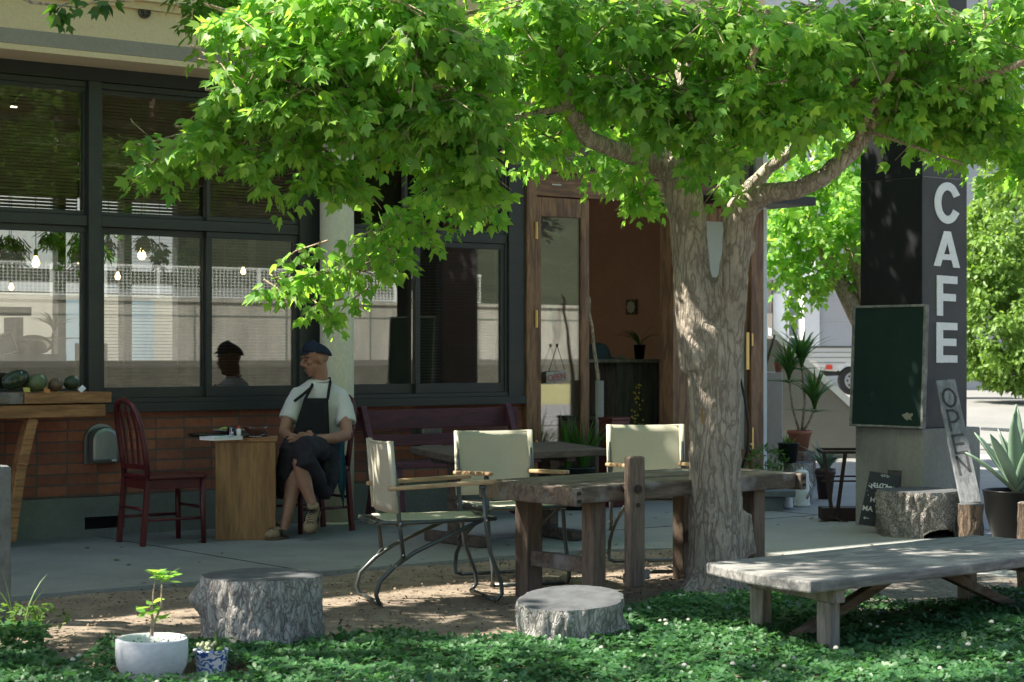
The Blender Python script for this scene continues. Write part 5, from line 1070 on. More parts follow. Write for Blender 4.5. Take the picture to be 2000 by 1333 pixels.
# agave
c_ = camp(3.31, 12.75, .0); t = thing('plant_pot', 'large glossy black pot holding a blue green agave at the right edge', 'pot', c_)
b = MB(); b.lathe([(.13, 0), (.15, .05), (.205, .24), (.215, .34), (.222, .375), (.225, .385), (.212, .388), (.205, .36)], n=44, cap1=False); b.build('pot', mt['blackpot'], t, smooth=True); b = MB(); b.lathe([(.206, .35), (0, .36)], n=30, cap0=False, cap1=False); b.build('soil', mt['soil'], t)
t = thing('agave', 'spiky blue green agave plant in the large black pot', 'agave', c_+Vector((0, 0, .36)))
for k in range(17):
    a = k*2.4; L_ = random.uniform(.42, .62); el = .72+.042*k; dr = Vector((cos(a)*cos(el), sin(a)*cos(el), sin(el))); sd = Vector((-sin(a), cos(a), 0)); up = dr.cross(sd)*-1
    if up.z < 0: up = -up
    b = MB(); rows = []
    for i in range(9):
        u = i/8; w_ = .042*(.75+.9*u-.2*u*u)*(1-u**3.2)+.001; cpt = dr*(L_*u)-Vector((0, 0, .06*u*u*cos(el))); rows.append([cpt-sd*w_+up*w_*.35, cpt-sd*w_*.4-up*.004, cpt+sd*w_*.4-up*.004, cpt+sd*w_+up*w_*.35])
    b.grid(rows); b.build('leaf', mt['bluegreen'], t, smooth=True, solid=.008)

# ================================================================ POTS AND CANS AT THE CORNER
q = G(1566, 989, .014); q.z = .014
def can(c_, r, h, lab, spout=True):
    t = thing('watering_can', lab, 'can', c_, 0, 'white enamel cans'); b = MB(); b.lathe([(r, 0), (r*.97, .01), (r*.80, h*.9), (r*.78, h), (r*.72, h+.012)], n=30); b.build('body', mt['enamel'], t, smooth=False, auto=True)
    b = MB(); b.lathe([(r*.80, h*.985), (r*.8, h+.012), (r*.5, h+.03), (0, h+.036)], n=24, cap0=False, cap1=False); b.ell((0, 0, h+.042), (.012, .012, .012)); b.build('lid', mt['enamel'], t)
    b = MB(); L3 = [RT*-x+Vector((0, 0, z)) for x, z in ((r*.8, h*.9), (r*1.3, h*.95), (r*1.55, h*.75), (r*1.35, h*.5), (r*.95, h*.45))]; b.tube(L3, .007, 8); b.build('handle', mt['black'], t, smooth=True)
    if spout: b = MB(); b.tube([RT*.5*r+FW*-r*.7+Vector((0, 0, h*.25)), RT*.9*r+FW*-r*1.3+Vector((0, 0, h*.55)), RT*.6*r+FW*-r*1.6+Vector((0, 0, h*.8))], [.012, .008, .006], 8); b.build('spout', mt['chrome'], t, smooth=True)
can(q, .07, .27, 'tall white enamel jug with black handle beside the grey stump'); q = G(1537, 992, .014); q.z = .014; can(q, .052, .19, 'smaller white enamel can left of the tall jug', False)
q = G(1500, 996, .014); q.z = .014; t = thing('stone_step', 'low dark grey stone slab on a block behind the workbench', 'step', q); b = MB(); b.prism([(-.22, -.1), (.20, -.14), (.24, .1), (.1, .2), (-.22, .2)], (0, 0, .11), RT, FW, (0, 0, .05)); b.build('slab', M('slate_grey', (.13, .15, .155), (.10, .115, .12), 5, .8, .4), t, bevel=.006); b = MB(); b.box((.0, .03, .05), (.26, .22, .12), rz=-.66); b.build('block', M('slate_block', (.13, .15, .155), (.10, .115, .12), 5, .8, .4), t, bevel=.006)
def pot(lab, c_, r, h, mat, rim=True, cat='pot', grp=None):
    t = thing('plant_pot', lab, cat, c_, 0, grp); b = MB(); b.lathe([(r*.70, 0), (r*.98, h*.82), (r*1.08, h*.82), (r*1.1, h), (r*1.0, h), (r*.95, h*.86)] if rim else [(r*.75, 0), (r, h*.97), (r*1.06, h*.97), (r*1.06, h), (r*.97, h), (r*.94, h*.9)], n=30, cap1=False); b.build('pot', mat, t, smooth=False, auto=True)
    b = MB(); b.lathe([(r*.95, h*.86), (0, h*.88)], n=20, cap0=False, cap1=False); b.build('soil', mt['soil'], t); return t
# concrete pedestal at the building corner, with rust streaks
bc = camp(2.565, 19.0, .0); t = thing('concrete_pedestal', 'pale rust streaked concrete pedestal at the building corner', 'pedestal', bc); b = MB(); b.box((.0, .1, .545), (.26, .3, 1.09), rz=camdir(1, 0)); b.build('block', M('rusty_concrete', (.52, .53, .49), (.45, .46, .42), 4, .85, .3, (1, 1, .3), c3=(.46, .28, .10), c3at=.56), t, bevel=.01)
t = pot('tiny terracotta pot with a cactus on top of the concrete pedestal', bc+Vector((0, 0, 1.092))+RT*.03+FW*-.05, .042, .09, mt['terra']); b = MB(); b.ell((0, 0, .105), (.036, .036, .036)); b.build('cactus', plain('cactus', (.10, .09, .06), .9), t, smooth=True)
t = pot('terracotta pot with a tall dracaena against the grey ramp wall', camp(2.72, 18.4, .355), .11, .19, mt['terra'])
t3 = thing('wooden_block', 'wooden block under the terracotta dracaena pot', 'block', camp(2.72, 18.4, .014)); b = MB(); b.box((0, 0, .168), (.26, .22, .336), rz=.3); b.build('block', mt['oldwood'], t3, bevel=.01)
dq = t.location+Vector((0, 0, .17)); t = thing('dracaena', 'tall dracaena with spiky heads in the terracotta pot', 'plant', dq); b = MB(dq); heads = []
for pts in ([(0, 0), (-.07, .25), (-.10, .50)], [(.02, 0), (.05, .3), (.02, .62)], [(.03, 0), (.10, .12), (.14, .22)]):
    w_ = [dq+RT*x+Vector((0, 0, z)) for x, z in pts]; b.tube(w_, [.014, .011, .009], 8); heads.append(w_[-1])
b.build('stem', mt['limb'], t, smooth=True); b = MB(dq)
for h_ in heads: blades(b, h_, 44, .28, .52, .01, .014, .75, up=1.0); blades(b, h_-Vector((0, 0, .03)), 16, .2, .34, .01, .010, 1.5, up=.2)
b.build('leaves', mt['leafd'], t)
t = pot('black plastic pot standing on the grey stump', camp(2.33, 16.40, .352), .088, .17, mt['plast'], False); b = MB(t.location); blades(b, t.location+Vector((0, 0, .15)), 20, .05, .12, .05, .008, .7); b.build('sprout', mt['weed'], t)
t = pot('dark brown pot with pale striped leaves right of the grey stump', camp(2.72, 16.9, .014), .085, .26, M('dark_pot', (.07, .035, .03), (.05, .028, .025), 5, .5, .1)); b = MB(t.location); blades(b, t.location+Vector((0, 0, .24)), 46, .16, .36, .04, .014, 1.0); b.build('leaves', mt['bluegreen'], t)
q = camp(2.14, 16.3, .014); t = thing('herb_clump', 'leafy green herb clump in front of the corner pedestal', 'plant', q); n2 = 170; qq = np.array(q)+unit(n2)*np.array((.20, .12, .12))+np.array((0, 0, .35)); nn = unit(n2)*.6; nn[:, 2] += 1; scatter('leaves', OVAL, qq, unit(n2), nn, RNG.uniform(.04, .075, n2), mt['weed'], t); b = MB(); 
for k in range(8): b.tube([(random.uniform(-.02, .02), 0, 0), (random.uniform(-.12, .12), random.uniform(-.1, .1), .36)], .004, 5)
b.build('stem', mt['weed'], t)
# leaning stick between trim and pedestal
a_0 = P(1490, 745, 18.4); t = thing('leaning_pole', 'dark pole leaning at the building corner above the pedestal', 'pole', a_0); b = MB(a_0); b.tube([P(1484, 752, 18.4), P(1498, 705, 18.5), P(1513, 655, 18.6)], [.012, .014, .010], 8); b.build('pole', mt['darkwood'], t)

# ================================================================ PRODUCE STALL AT THE LEFT WINDOW
y_ = -.42; q = Vector((UX(100, y_), y_, .014)); t = thing('produce_table', 'rough golden wood counter holding the produce trays under the left window', 'table', q); b = MB(q)
xr_ = UX(204, y_); b.bx(2.0, xr_, -.44, -.06, DZ(150, 815, y_), DZ(150, 790, y_)); b.build('tabletop', mt['shelfwood'], t, bevel=.006)
for px, top in ((70, 0), (-140, 0)):
    b = MB(q); zt_2 = DZ(150, 816, y_); b.beam((UX(px-5, y_), -.38, zt_2), (UX(px-25, y_), -.37, .55), .07, .10, (0, 1, 0)); b.beam((UX(px-24, y_), -.37, .58), (UX(px-46, y_), -.36, .05), .07, .085, (0, 1, 0)); b.build('leg', mt['shelfwood'], t, bevel=.006)
    b = MB(q); b.bx(UX(px-62, y_), UX(px-42, y_), -.2, -.1, .0, zt_2); b.build('leg', mt['darkwood'], t, bevel=.004)
y2 = -.46; zb, zt2 = DZ(150, 789, y2)+.004, DZ(150, 767, y2)
def tray(x0, x1, lab, mat):
    q = Vector(((x0+x1)/2, -.26, zb)); t = thing('produce_tray', lab, 'tray', q, 0, 'shallow wooden produce trays'); b = MB(q); b.bx(x0, x1, y2, y2+.018, zb, zt2); b.bx(x0, x1, -.068, -.05, zb, zt2); b.bx(x0, x0+.018, y2+.018, -.068, zb, zt2); b.bx(x1-.018, x1, y2+.018, -.068, zb, zt2); b.build('rim', mat, t, bevel=.003)
    b = MB(q); b.bx(x0+.018, x1-.018, y2+.018, -.068, zb, zb+.01); b.build('base', mat, t)
tray(UX(48, y2), UX(218, y2), 'honey coloured wooden tray with wrapped vegetables under the left window', mt['shelfwood']); tray(UX(-200, y2), UX(46, y2), 'greyer wooden produce tray cut off by the left edge', mt['oldwood'])
vm = M('squash_skin', (.045, .075, .035), (.02, .035, .02), 9, .22, .1, c3=(.20, .17, .05), c3at=.60); film = plain('pale_glint', (.35, .38, .38), .12)
for i, (px, py, rx, rz_, lab) in enumerate([(30, 742, .10, .062, 'dark green wrapped squash at the left edge of the counter'), (72, 748, .075, .06, 'round green cabbage wrapped in film in the honey tray'), (108, 752, .05, .045, 'small wrapped greens in the middle of the honey tray'), (140, 748, .055, .05, 'leafy dark greens in the right end of the honey tray')]):
    q = WP(px, py, -.26); t = thing('wrapped_vegetable', lab, 'vegetable', q); b = MB(); b.ell((0, 0, 0), (rx, .06, rz_), Matrix.Rotation(-.4, 3, 'Y')); b.build('vegetable', [vm, M('pale_cabbage', (.16, .20, .09), (.09, .13, .05), 14, .35, .4), M('brown_root', (.20, .13, .07), (.12, .08, .045), 12, .5, .4), M('leafy_dark', (.04, .075, .03), (.02, .04, .018), 30, .4, .8)][i], t, smooth=True)
    b = MB()
    for k in range(1): a = 1.2; b.box((rx*.7*cos(a), -.045, rz_*.7*sin(a)), (.03, .002, .02), rz=random.uniform(-.5, .5), rx=random.uniform(-.8, .8), ry=a)
    b.build('film_glint', film, t)  # pale chip standing in for a highlight on the wrapping
for i, (px, py, lab) in enumerate([(92, 764, 'orange label card on the front of the honey tray'), (52, 762, 'yellow label card near the grey tray'), (160, 760, 'white price card at the right end of the honey tray')]):
    q = WP(px, py, -.40); t = thing('price_card', lab, 'card', q); b = MB(); b.box((0, 0, 0), (.045, .003, .035), rx=-.6, ry=[.3, .1, -.7][i]); b.build('card', [plain('orange_card', (.55, .20, .04), .6), plain('yellow_card', (.5, .42, .08), .6), mt['letter']][i], t); b = MB(); b.tube([(0, .003, -.03), (0, .006, .0)], .003, 5); b.build('clip', mt['chrome'], t)

# ================================================================ INSIDE THE CAFE
q = Vector((UX(176, .35), .35, .9)); t = thing('cardboard_panel', 'upright tan board standing inside behind the left window post', 'board', q); b = MB(q); b.bx(UX(147, .35), UX(209, .35), .34, .36, .92, DZ(170, 671, .35)); b.build('panel', plain('kraft', (.30, .20, .11), .8), t, bevel=.002)
b = MB(q); b.bx(UX(150, .35), UX(205, .35), .36, .5, .90, .92); b.build('foot', mt['darkwood'], t)
q = Vector((4.5, 1.6, .012)); t = thing('service_counter', 'dark counter inside the left window', 'counter', q); b = MB(q); zc = DZ(60, 692, 1.6); b.bx(2.0, UX(130, 1.6), 1.6, 2.2, zc-.14, zc); b.build('worktop', mt['black'], t, bevel=.003); b = MB(q); b.bx(2.0, UX(145, 1.6), 1.66, 2.15, .02, zc-.143); b.build('cabinet', mt['black'], t)
q = Vector((UX(50, 1.7), 1.7, zc)); t = thing('bread_bag', 'clear bag of bread on the dark counter', 'bag', q); b = MB(); b.ell((0, 0, .055), (.12, .08, .065)); b.ell((.1, 0, .05), (.07, .07, .06)); b.build('loaf', M('bread_crust', (.30, .17, .08), (.2, .11, .05), 8, .4, .2), t, smooth=True); b = MB(); b.ell((.06, 0, .07), (.16, .09, .08)); b.build('bag', glassmat('film', 2, (.8, .75, .68)), t, smooth=True)
q = Vector((UX(4, 1.65), 1.65, zc)); t = thing('tablet_screen', 'tilted tablet with pale frame on the dark counter', 'tablet', q); b = MB(); b.box((0, 0, .07), (.22, .012, .17), rx=-.3, ry=-.25); b.build('frame', plain('pale_plastic', (.4, .4, .4), .4), t, bevel=.004); b = MB(); b.box((0, -.009, .07), (.19, .004, .14), rx=-.3, ry=-.25); b.build('screen', mt['blackpot'], t)
q = Vector((UX(10, 2.6), 2.6, 1.0)); t = thing('stacked_crates', 'brown wooden crates on a shelf inside the left window', 'crate', q); b = MB(q)
for z0_, z1_, p0, p1 in ((DZ(10, 617, 2.6), DZ(10, 600, 2.6), -60, 52), (.9, DZ(10, 620, 2.6), 22, 36), (.9, DZ(10, 620, 2.6), -50, -36)): b.bx(UX(p0, 2.6), UX(p1, 2.6), 2.5, 2.75, z0_, z1_)
b.build('crate', mt['darkwood'], t, bevel=.004)
q = Vector((UX(103, 1.75), 1.75, zc)); t = thing('spiky_houseplant', 'spiky houseplant on the dark counter inside the left window', 'plant', q); b = MB(q); b.tube([q, q+Vector((.0, 0, .14)), q+Vector((.02, 0, .22))], .011, 8); b.build('stem', mt['limb'], t); b = MB(q); blades(b, q+Vector((.01, 0, .18)), 46, .18, .30, .01, .006, 1.0, up=.75); blades(b, q+Vector((.01, 0, .14)), 26, .18, .3, .01, .006, 1.7, up=-.2); b.build('leaves', mt['leafd'], t)
# pendants with glowing bulbs
glow = plain('warm_filament_bulb', (1.0, .62, .28), .4, emit=5)
g_ = None
for i, (px, py, y, r, lab) in enumerate([(70, 514, 1.1, .030, 'large warm bulb hanging leftmost among dried leaves'), (157, 511, 1.1, .030, 'large warm bulb hanging left of the wide window post'), (277, 499, 1.1, .032, 'large warm bulb hanging in the middle left pane'), (230, 541, 1.5, .022, 'small filament bulb on a long cord left in the middle pane'), (475, 531, 1.9, .022, 'small filament bulb seen through the pane left of the man'), (22, 562, 3.0, .022, 'small distant bulb low at the left edge')]):
    q = WP(px, py, y); t = thing('pendant_lamp', lab, 'lamp', q, 0, 'bare warm bulbs hanging inside the cafe'); b = MB(); b.lathe([(.001, -r*1.1), (r*.6, -r*.95), (r, -r*.2), (r*.85, r*.5), (r*.45, r*1.3), (r*.4, r*1.7)], n=18, cap1=True); b.build('bulb', glow, t, smooth=True)
    b = MB(); b.lathe([(r*.5, r*1.7), (r*.5, r*3.2), (r*.2, r*3.5)], n=12); b.build('socket', mt['black'], t); b = MB(); b.tube([(0, 0, r*3.4), (0, 0, 3.2-q.z)], .003, 5); b.build('cord', mt['black'], t)
q = WP(200, 290, 2.4); t = thing('track_rail', 'black ceiling track rail crossing the upper left panes', 'rail', q); b = MB(q); b.beam(WP(60, 330, 1.8), WP(440, 255, 3.4), .035, .03); b.beam(WP(-60, 215, 1.0), WP(60, 130, 1.4), .035, .03); b.build('rail', mt['black'], t)
for i, (px, py, y, lab) in enumerate([(27, 208, 1.2, 'lit spotlight at the top left corner of the upper window'), (162, 335, 2.2, 'lit black spotlight hanging left of the wide post'), (342, 297, 2.9, 'lit spotlight seen through the leaves in the second upper pane')]):
    q = WP(px, py, y); t = thing('spotlight', lab, 'lamp', q, 0, 'black track spotlights'); b = MB(); b.lathe([(.030, 0), (.032, .09), (.02, .10)], n=18, cap0=False); b.tube([(0, 0, .1), (0, 0, .17)], .008, 6); b.build('housing', mt['black'], t)
    b = MB(); b.lathe([(.026, .0), (.0, -.006)], n=16, cap0=False, cap1=False); b.ell((0, 0, 0), (.022, .022, .016)); b.build('lens', plain('spot_lens', (1, .85, .62), .3, emit=18), t)
# dried bunches
q = WP(250, 440, 1.0)
for i, (px, py, y, rx, rz_, n_, m_, lab) in enumerate([(18, 490, .7, .14, .13, 420, 'dry', 'dark dried leafy bunch hanging in the left pane'), (100, 465, .7, .09, .07, 170, 'dry', 'short dried twig bunch above the large bulbs'), (150, 490, .6, .05, .17, 260, 'dry', 'long brown dried bunch beside the wide post'), (212, 478, .6, .04, .11, 130, 'dry', 'brown dried bunch right of the wide post'),
        (283, 470, .8, .06, .05, 130, 'dry', 'small brown dried bunch above the middle bulb'), (312, 500, .9, .07, .12, 220, 'leafd', 'green eucalyptus bunch hanging in the middle pane'), (380, 500, 1.2, .14, .14, 380, 'leafd', 'green and yellow leafy bunch at the right of the middle pane'), (450, 490, .9, .12, .09, 240, 'dry', 'wide drooping bunch in the pane left of the man'),
        (20, 280, .9, .11, .16, 260, 'dry', 'big dried flower bundle behind the upper left pane'), (70, 330, .9, .10, .17, 240, 'dry', 'long dried grass bundle behind the upper left pane'), (454, 400, .6, .03, .07, 60, 'gold', 'golden dried sprig behind the third upper pane')]):
    q = WP(px, py, y); t = thing('dried_bunch', lab, 'dried flowers', q, 0, 'dried bunches hanging inside the windows'); qq = np.array(q)+unit(n_)*np.array((rx, rx*.8, rz_))*RNG.random((n_, 1))**.4; tt_ = unit(n_)*.8; tt_[:, 2] -= .9
    scatter('stalks', NARROW if m_ != 'leafd' else OVAL, qq, tt_, unit(n_), RNG.uniform(.05, .09, n_)*(1.1 if m_ != 'leafd' else .55), mt[m_] if m_ != 'gold' else plain('golden_sprig', (.5, .26, .06), .5), t)
    b = MB(); b.tube([(0, 0, rz_*.7), (0, 0, 3.2-q.z)], .0025, 4); b.build('string', mt['black'], t)
# things in the doorway
q = Vector((UX(1215, 0.7), 0.7, .012)); t = thing('display_cabinet', 'grey wooden cabinet with dark open shelf inside the doorway', 'cabinet', q); zc2 = DZ(1215, 702, 0.7); b = MB(q); b.bx(UX(1148, 0.7), UX(1300, 0.7), 0.68, 1.15, zc2-.03, zc2); b.build('top', mt['greywoodz'], t, bevel=.004)
b = MB(q); b.bx(UX(1208, 0.7), UX(1290, 0.7), 0.72, 1.1, .02, zc2-.033); b.build('side_panel', wood('grey_cabinet_wood', (.13, .12, .105), (.08, .075, .07), 'Z', 3, .8, .4), t); b = MB(q); b.bx(UX(1120, 0.7), UX(1207, 0.7), 0.76, 1.1, .02, .4); b.bx(UX(1120, 0.7), UX(1207, 0.7), 0.76, 1.1, .68, .72); b.build('shelf', mt['darkwood'], t)
q = Vector((UX(1168, 0.88), 0.88, zc2)); t = thing('felt_hat', 'blue grey domed hat on the cabinet in the doorway', 'hat', q); b = MB(); b.lathe([(.16, .0), (.155, .012), (.12, .02), (.10, .09), (.07, .135), (0, .15)], n=26, cap1=False); b.build('crown', plain('blue_felt', (.06, .085, .11), .8), t, smooth=True); b = MB(); b.lathe([(.105, .022), (.107, .022), (.104, .045)], n=26, cap0=False, cap1=False); b.build('band', mt['black'], t)
q = Vector((UX(1213, 0.85), 0.85, zc2)); t = thing('white_stone', 'small pale stone on the cabinet beside the hat', 'stone', q); b = MB(); b.ell((0, 0, .018), (.04, .03, .019)); b.build('stone', mt['plinth'], t, smooth=True)
q = Vector((UX(1249, 0.88), 0.88, zc2)); t = pot('black pot with arching dark leaves on the cabinet in the doorway', q, .055, .13, mt['blackpot'], False); b = MB(q); blades(b, q+Vector((0, 0, .12)), 9, .25, .36, .01, .012, 1.3, up=.9); b.build('leaves', mt['leafd'], t)
q = Vector((XR-.214, 1.515, 1.715)); t = thing('flower_picture', 'small square picture of white blossoms on the brown wall', 'picture', q, -pi/2); s2 = .073; b = MB(); b.box((0, 0, 0), (s2*2, .02, s2*2)); b.build('canvas', plain('olive_ground', (.10, .09, .05), .8), t, bevel=.002)
b = MB(); rr = random.Random(3)
for k in range(9): a = k*2*pi/8; b.ell((.038*cos(a)*(k < 8), -.0105, .038*sin(a)*(k < 8)), (.021, .003, .021), n=10)
b.build('blossom', plain('blossom_white', (.55, .52, .42), .8), t)
q = Vector((UX(1246, .4), .4, .012)); t = thing('flower_vase', 'tall dark vase with a yellow flowering sprig in the doorway', 'vase', q); b = MB(); b.lathe([(.05, 0), (.06, .2), (.03, .42), (.02, .50), (.024, .52)], n=20); b.build('vase', mt['blackpot'], t, smooth=True); b = MB(); b.tube([(0, 0, .5), (-.01, 0, .75), (-.03, 0, 1.0)], .003, 5); b.build('stem', mt['weed'], t)
b = MB()
for k in range(30): b.ell((random.uniform(-.05, .04), random.uniform(-.03, .03), random.uniform(.62, 1.0)), (.010, .010, .010), n=6)
b.build('blossom', plain('yellow_blossom', (.50, .32, .05), .7), t)
# door side: stick in a grey tube, red box, green plants, sign
q = Vector((UX(1171, -.16), -.16, .014)); t = thing('umbrella_tube', 'slim pale grey standing tube holding a bare branch by the door', 'tube', q); b = MB(); zt4 = DZ(1171, 744, -.16)-.014; b.lathe([(.036, 0), (.036, zt4), (.031, zt4), (.031, .3)], n=22); b.build('tube', M('grey_tube', (.30, .29, .25), (.25, .24, .21), 4, .6, .1), t, auto=True)
q2 = WP(1168, 744, -.16); t = thing('bare_branch', 'bare crooked branch standing in the grey tube by the door', 'branch', q2); b = MB(q2); b.tube([WP(x, y, -.16) for x, y in ((1171, 800), (1168, 735), (1160, 680), (1157, 640), (1150, 608), (1152, 585), (1146, 573))], [.017, .016, .014, .012, .012, .010, .006], 10); b.tube([WP(1152, 596, -.16), WP(1143, 592, -.16)], [.007, .004], 6); b.build('branch', mt['limb'], t, smooth=True)
q = Vector((UX(1197, -.25), -.25, .014)); t = thing('red_box', 'dark red tall box standing in front of the doorway', 'box', q); b = MB(); b.bx(-.095, .095, -.1, .1, 0, DZ(1197, 822, -.35)-.014); b.build('box', mt['redwood'], t, bevel=.004); b = MB(); b.bx(-.1, .1, -.105, .105, DZ(1197, 822, -.35)-.012, DZ(1197, 818, -.35)-.012+.006); b.build('lid', mt['redwood'], t, bevel=.003)
q = Vector((UX(1125, -.3), -.3, .014)); t = pot('dark planter with sword shaped and grassy leaves beside the wooden door', q, .15, .34, mt['plast'], False); b = MB(q); blades(b, q+Vector((-.08, 0, .32)), 8, .42, .56, .04, .022, .15); blades(b, q+Vector((.08, 0, .32)), 90, .34, .56, .04, .005, 1.0, up=1.1); b.build('leaves', mt['leafd'], t)
zs2 = DZ(1087, 737, -.05); q = Vector((UX(1087, -.05), -.05, zs2)); t = thing('open_sign', 'small hanging pink lettered OPEN sign on the glass door', 'sign', q); tlt = .09
b = MB(); b.prism([(-.105, -.05), (.105, -.04), (.108, .045), (-.10, .05)], (0, 0, 0), (cos(tlt), 0, sin(tlt)), (-sin(tlt), 0, cos(tlt)), (0, .012, 0)); b.build('plate', M('weathered_white', (.50, .49, .45), (.30, .28, .25), 12, .8, .2), t, bevel=.002)
b = MB(); text(b, 'OPEN', .075, .001, (0, -.003, -.003), (cos(tlt), 0, sin(tlt)), (-sin(tlt), 0, cos(tlt)), .0015); b.build('lettering', plain('faded_pink_paint', (.40, .13, .14), .8), t)
b = MB(); top_ = WP(1088, 675, -.04)-q; b.tube([(-.085, .0, .04), tuple(top_)], .003, 5); b.tube([(.085, .0, .06), tuple(top_)], .003, 5); b.ell(top_, (.012, .01, .015)); b.build('cord', mt['rust'], t)
b = MB(); x = UX(1412, -.02); text(b, 'H', .095, .001, (UX(1437), -.024, DZ(1437, 611)), (1, 0, 0), (0, 0, 1), .001); b.build('lettering', mt['black'], door_r)
b = MB(); q_ = UX(1082); b.bx(q_-.045, q_+.05, .012, .0135, DZ(1090, 660), DZ(1090, 596)); text(b, '6', .045, .0005, (q_-.03, -.0035, DZ(1090, 605)), (1, 0, 0), (0, 0, 1)); b.build('paper_notice', plain('notice_paper', (.42, .42, .38), .9), door_l)
# ================================================================ BEHIND THE CORNER
D_ = 24.0
q = P(1590, 890, D_); t = thing('ramp_wall', 'grey sloping stair side wall with a white cap behind the dracaena', 'wall', q)
def rp(px, py, dd=0): return P(px, py, D_+dd)
b = MB(q); vs = [rp(1440, 905), rp(1720, 905), rp(1720, 850), rp(1512, 662), rp(1440, 662)]; vs2 = [v+FW*.18 for v in vs]; b.add(vs+vs2, [(0, 1, 2, 3, 4), (9, 8, 7, 6, 5)]+[(i, (i+1) % 5, (i+1) % 5+5, i+5) for i in range(5)]); b.build('wall_face', M('ramp_render', (.235, .235, .21), (.205, .205, .185), 1.5, .85, .1), t)
b = MB(q); u_ = Vector((0, 0, .085)); a0, a1 = rp(1508, 655, -.04), rp(1722, 850, -.04); vs = [a0, a1, a1+u_, a0+u_]; vs2 = [v+FW*.28 for v in vs]; b.add(vs+vs2, [(0, 1, 2, 3), (7, 6, 5, 4)]+[(i, (i+1) % 4, (i+1) % 4+4, i+4) for i in range(4)]); b.build('cap', mt['white'], t, bevel=.01)
# white house
DB = 44.0
q = P(1600, 760, DB); t = thing('white_house', 'white rendered building with a door and glazed strip behind the pickup', 'building', q)
def hb(px, py, dd=0): return P(px, py, DB+dd)
s_ = DB/F
def slab(b, px0, px1, py0, py1, d0, d1): 
    a = P(px0, py1, DB); W_ = (px1-px0)*s_; H_ = (py1-py0)*s_; b.prism([(0, 0), (W_, 0), (W_, H_), (0, H_)], a+FW*d0, RT, Vector((0, 0, 1)), FW*(d1-d0))
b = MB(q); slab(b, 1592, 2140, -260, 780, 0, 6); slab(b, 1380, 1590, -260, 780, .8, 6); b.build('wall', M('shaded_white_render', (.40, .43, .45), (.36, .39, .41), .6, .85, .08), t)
b = MB(q); slab(b, 1570, 1600, 540, 760, -.05, .9); b.build('pilaster', mt['white'], t); b = MB(q)
for py in (582, 626, 676): slab(b, 1602, 1680, py-.6, py+.6, -.012, .02)
slab(b, 1600, 1601.2, 340, 760, -.012, .02); b.build('panel_joint', plain('joint_grey', (.45, .47, .48), .9), t)
b = MB(q); slab(b, 1518, 1546, 572, 700, .70, .78); b.build('door', plain('pale_door', (.55, .60, .64), .6), t); b = MB(q); slab(b, 1513, 1517, 545, 700, .6, .8); b.build('door_post', mt['darkwood'], t)
for k in range(5):
    b = MB(q); slab(b, 1549, 1567, 540+k*40, 576+k*40, .70, .76); b.build('window', plain('dim_glass', (.10, .12, .13), .15), t)
b = MB(q)
for k in range(6): slab(b, 1547, 1569, 536+k*40, 540+k*40, .66, .79)
slab(b, 1546.5, 1549, 540, 740, .66, .79); slab(b, 1567, 1569.5, 540, 740, .66, .79); b.build('window_frame', mt['enamel'], t)
b = MB(q); slab(b, 1385, 1512, 612, 790, .3, .5); b.build('beige_panel', plain('beige', (.52, .46, .38), .9), t)
b = MB(q); slab(b, 1678, 1702, 565, 595, -.6, -.1); b.build('brown_box', mt['terra'], t)
# pickup
DK = 36.0; q = P(1640, 772, DK); t = thing('pickup_truck', 'white small pickup truck parked behind the grey ramp wall', 'truck', q); sk_ = DK/F
def kp(px, py, d=0): return P(px, py, DK)+FW*d
def kslab(b, poly, d0, d1): b.prism([((x-1640)*sk_, (772-y)*sk_) for x, y in poly], kp(1640, 772)+FW*d0, RT, Vector((0, 0, 1)), FW*(d1-d0))
wp_ = plain('white_vehicle_paint', (.62, .63, .63), .3)
b = MB(q); kslab(b, [(1560, 678), (1760, 678), (1760, 712), (1700, 716), (1690, 712), (1652, 712), (1642, 722), (1634, 726), (1600, 724), (1596, 706), (1560, 704)], 0, 1.4); bod = b.build('cargo_bed', wp_, t, bevel=.02)
b = MB(q); kslab(b, [(1560, 676), (1760, 676), (1760, 680), (1560, 680)], -.02, .03); b.build('bed_rail', mt['tubemetal'], bod); b = MB(q)
for y in (688, 698, 708): kslab(b, [(1562, y), (1758, y), (1758, y+1.3), (1562, y+1.3)], -.012, .01)
b.build('bed_rib', mt['found'], bod)
b = MB(q); kslab(b, [(1760, 610), (1800, 600), (1870, 604), (1900, 650), (1905, 715), (1760, 716)], 0, 1.4); b.build('cab', wp_, t, bevel=.05)
b = MB(q); kslab(b, [(1636, 720), (1642, 712), (1654, 708), (1682, 708), (1696, 714), (1704, 726), (1700, 726), (1690, 716), (1650, 716), (1640, 726)], -.03, .02); b.build('wheel_arch', wp_, t)
for px in (1668, 1850):
    c_ = kp(px, 744, .05); b = MB(q); rr_ = 29*sk_; b.tube([c_+FW*.0, c_+FW*.17], [rr_, rr_], 30); wh = b.build('wheel', plain('tyre_rubber', (.03, .03, .03), .85), t, bevel=.02)
    b = MB(q); b.tube([c_-FW*.012, c_+FW*.03], [rr_*.6, rr_*.62], 26); b.build('rim', M('steel_rim', (.40, .42, .43), (.34, .36, .37), 4, .5, .05), wh); b = MB(q)
    for k in range(8): a = k*pi/4; b.ell(c_+RT*(rr_*.42*cos(a))+Vector((0, 0, rr_*.42*sin(a)))-FW*.014, (.022, .01, .022))
    b.ell(c_-FW*.02, (.06, .03, .06)); b.build('hub', mt['black'], wh)
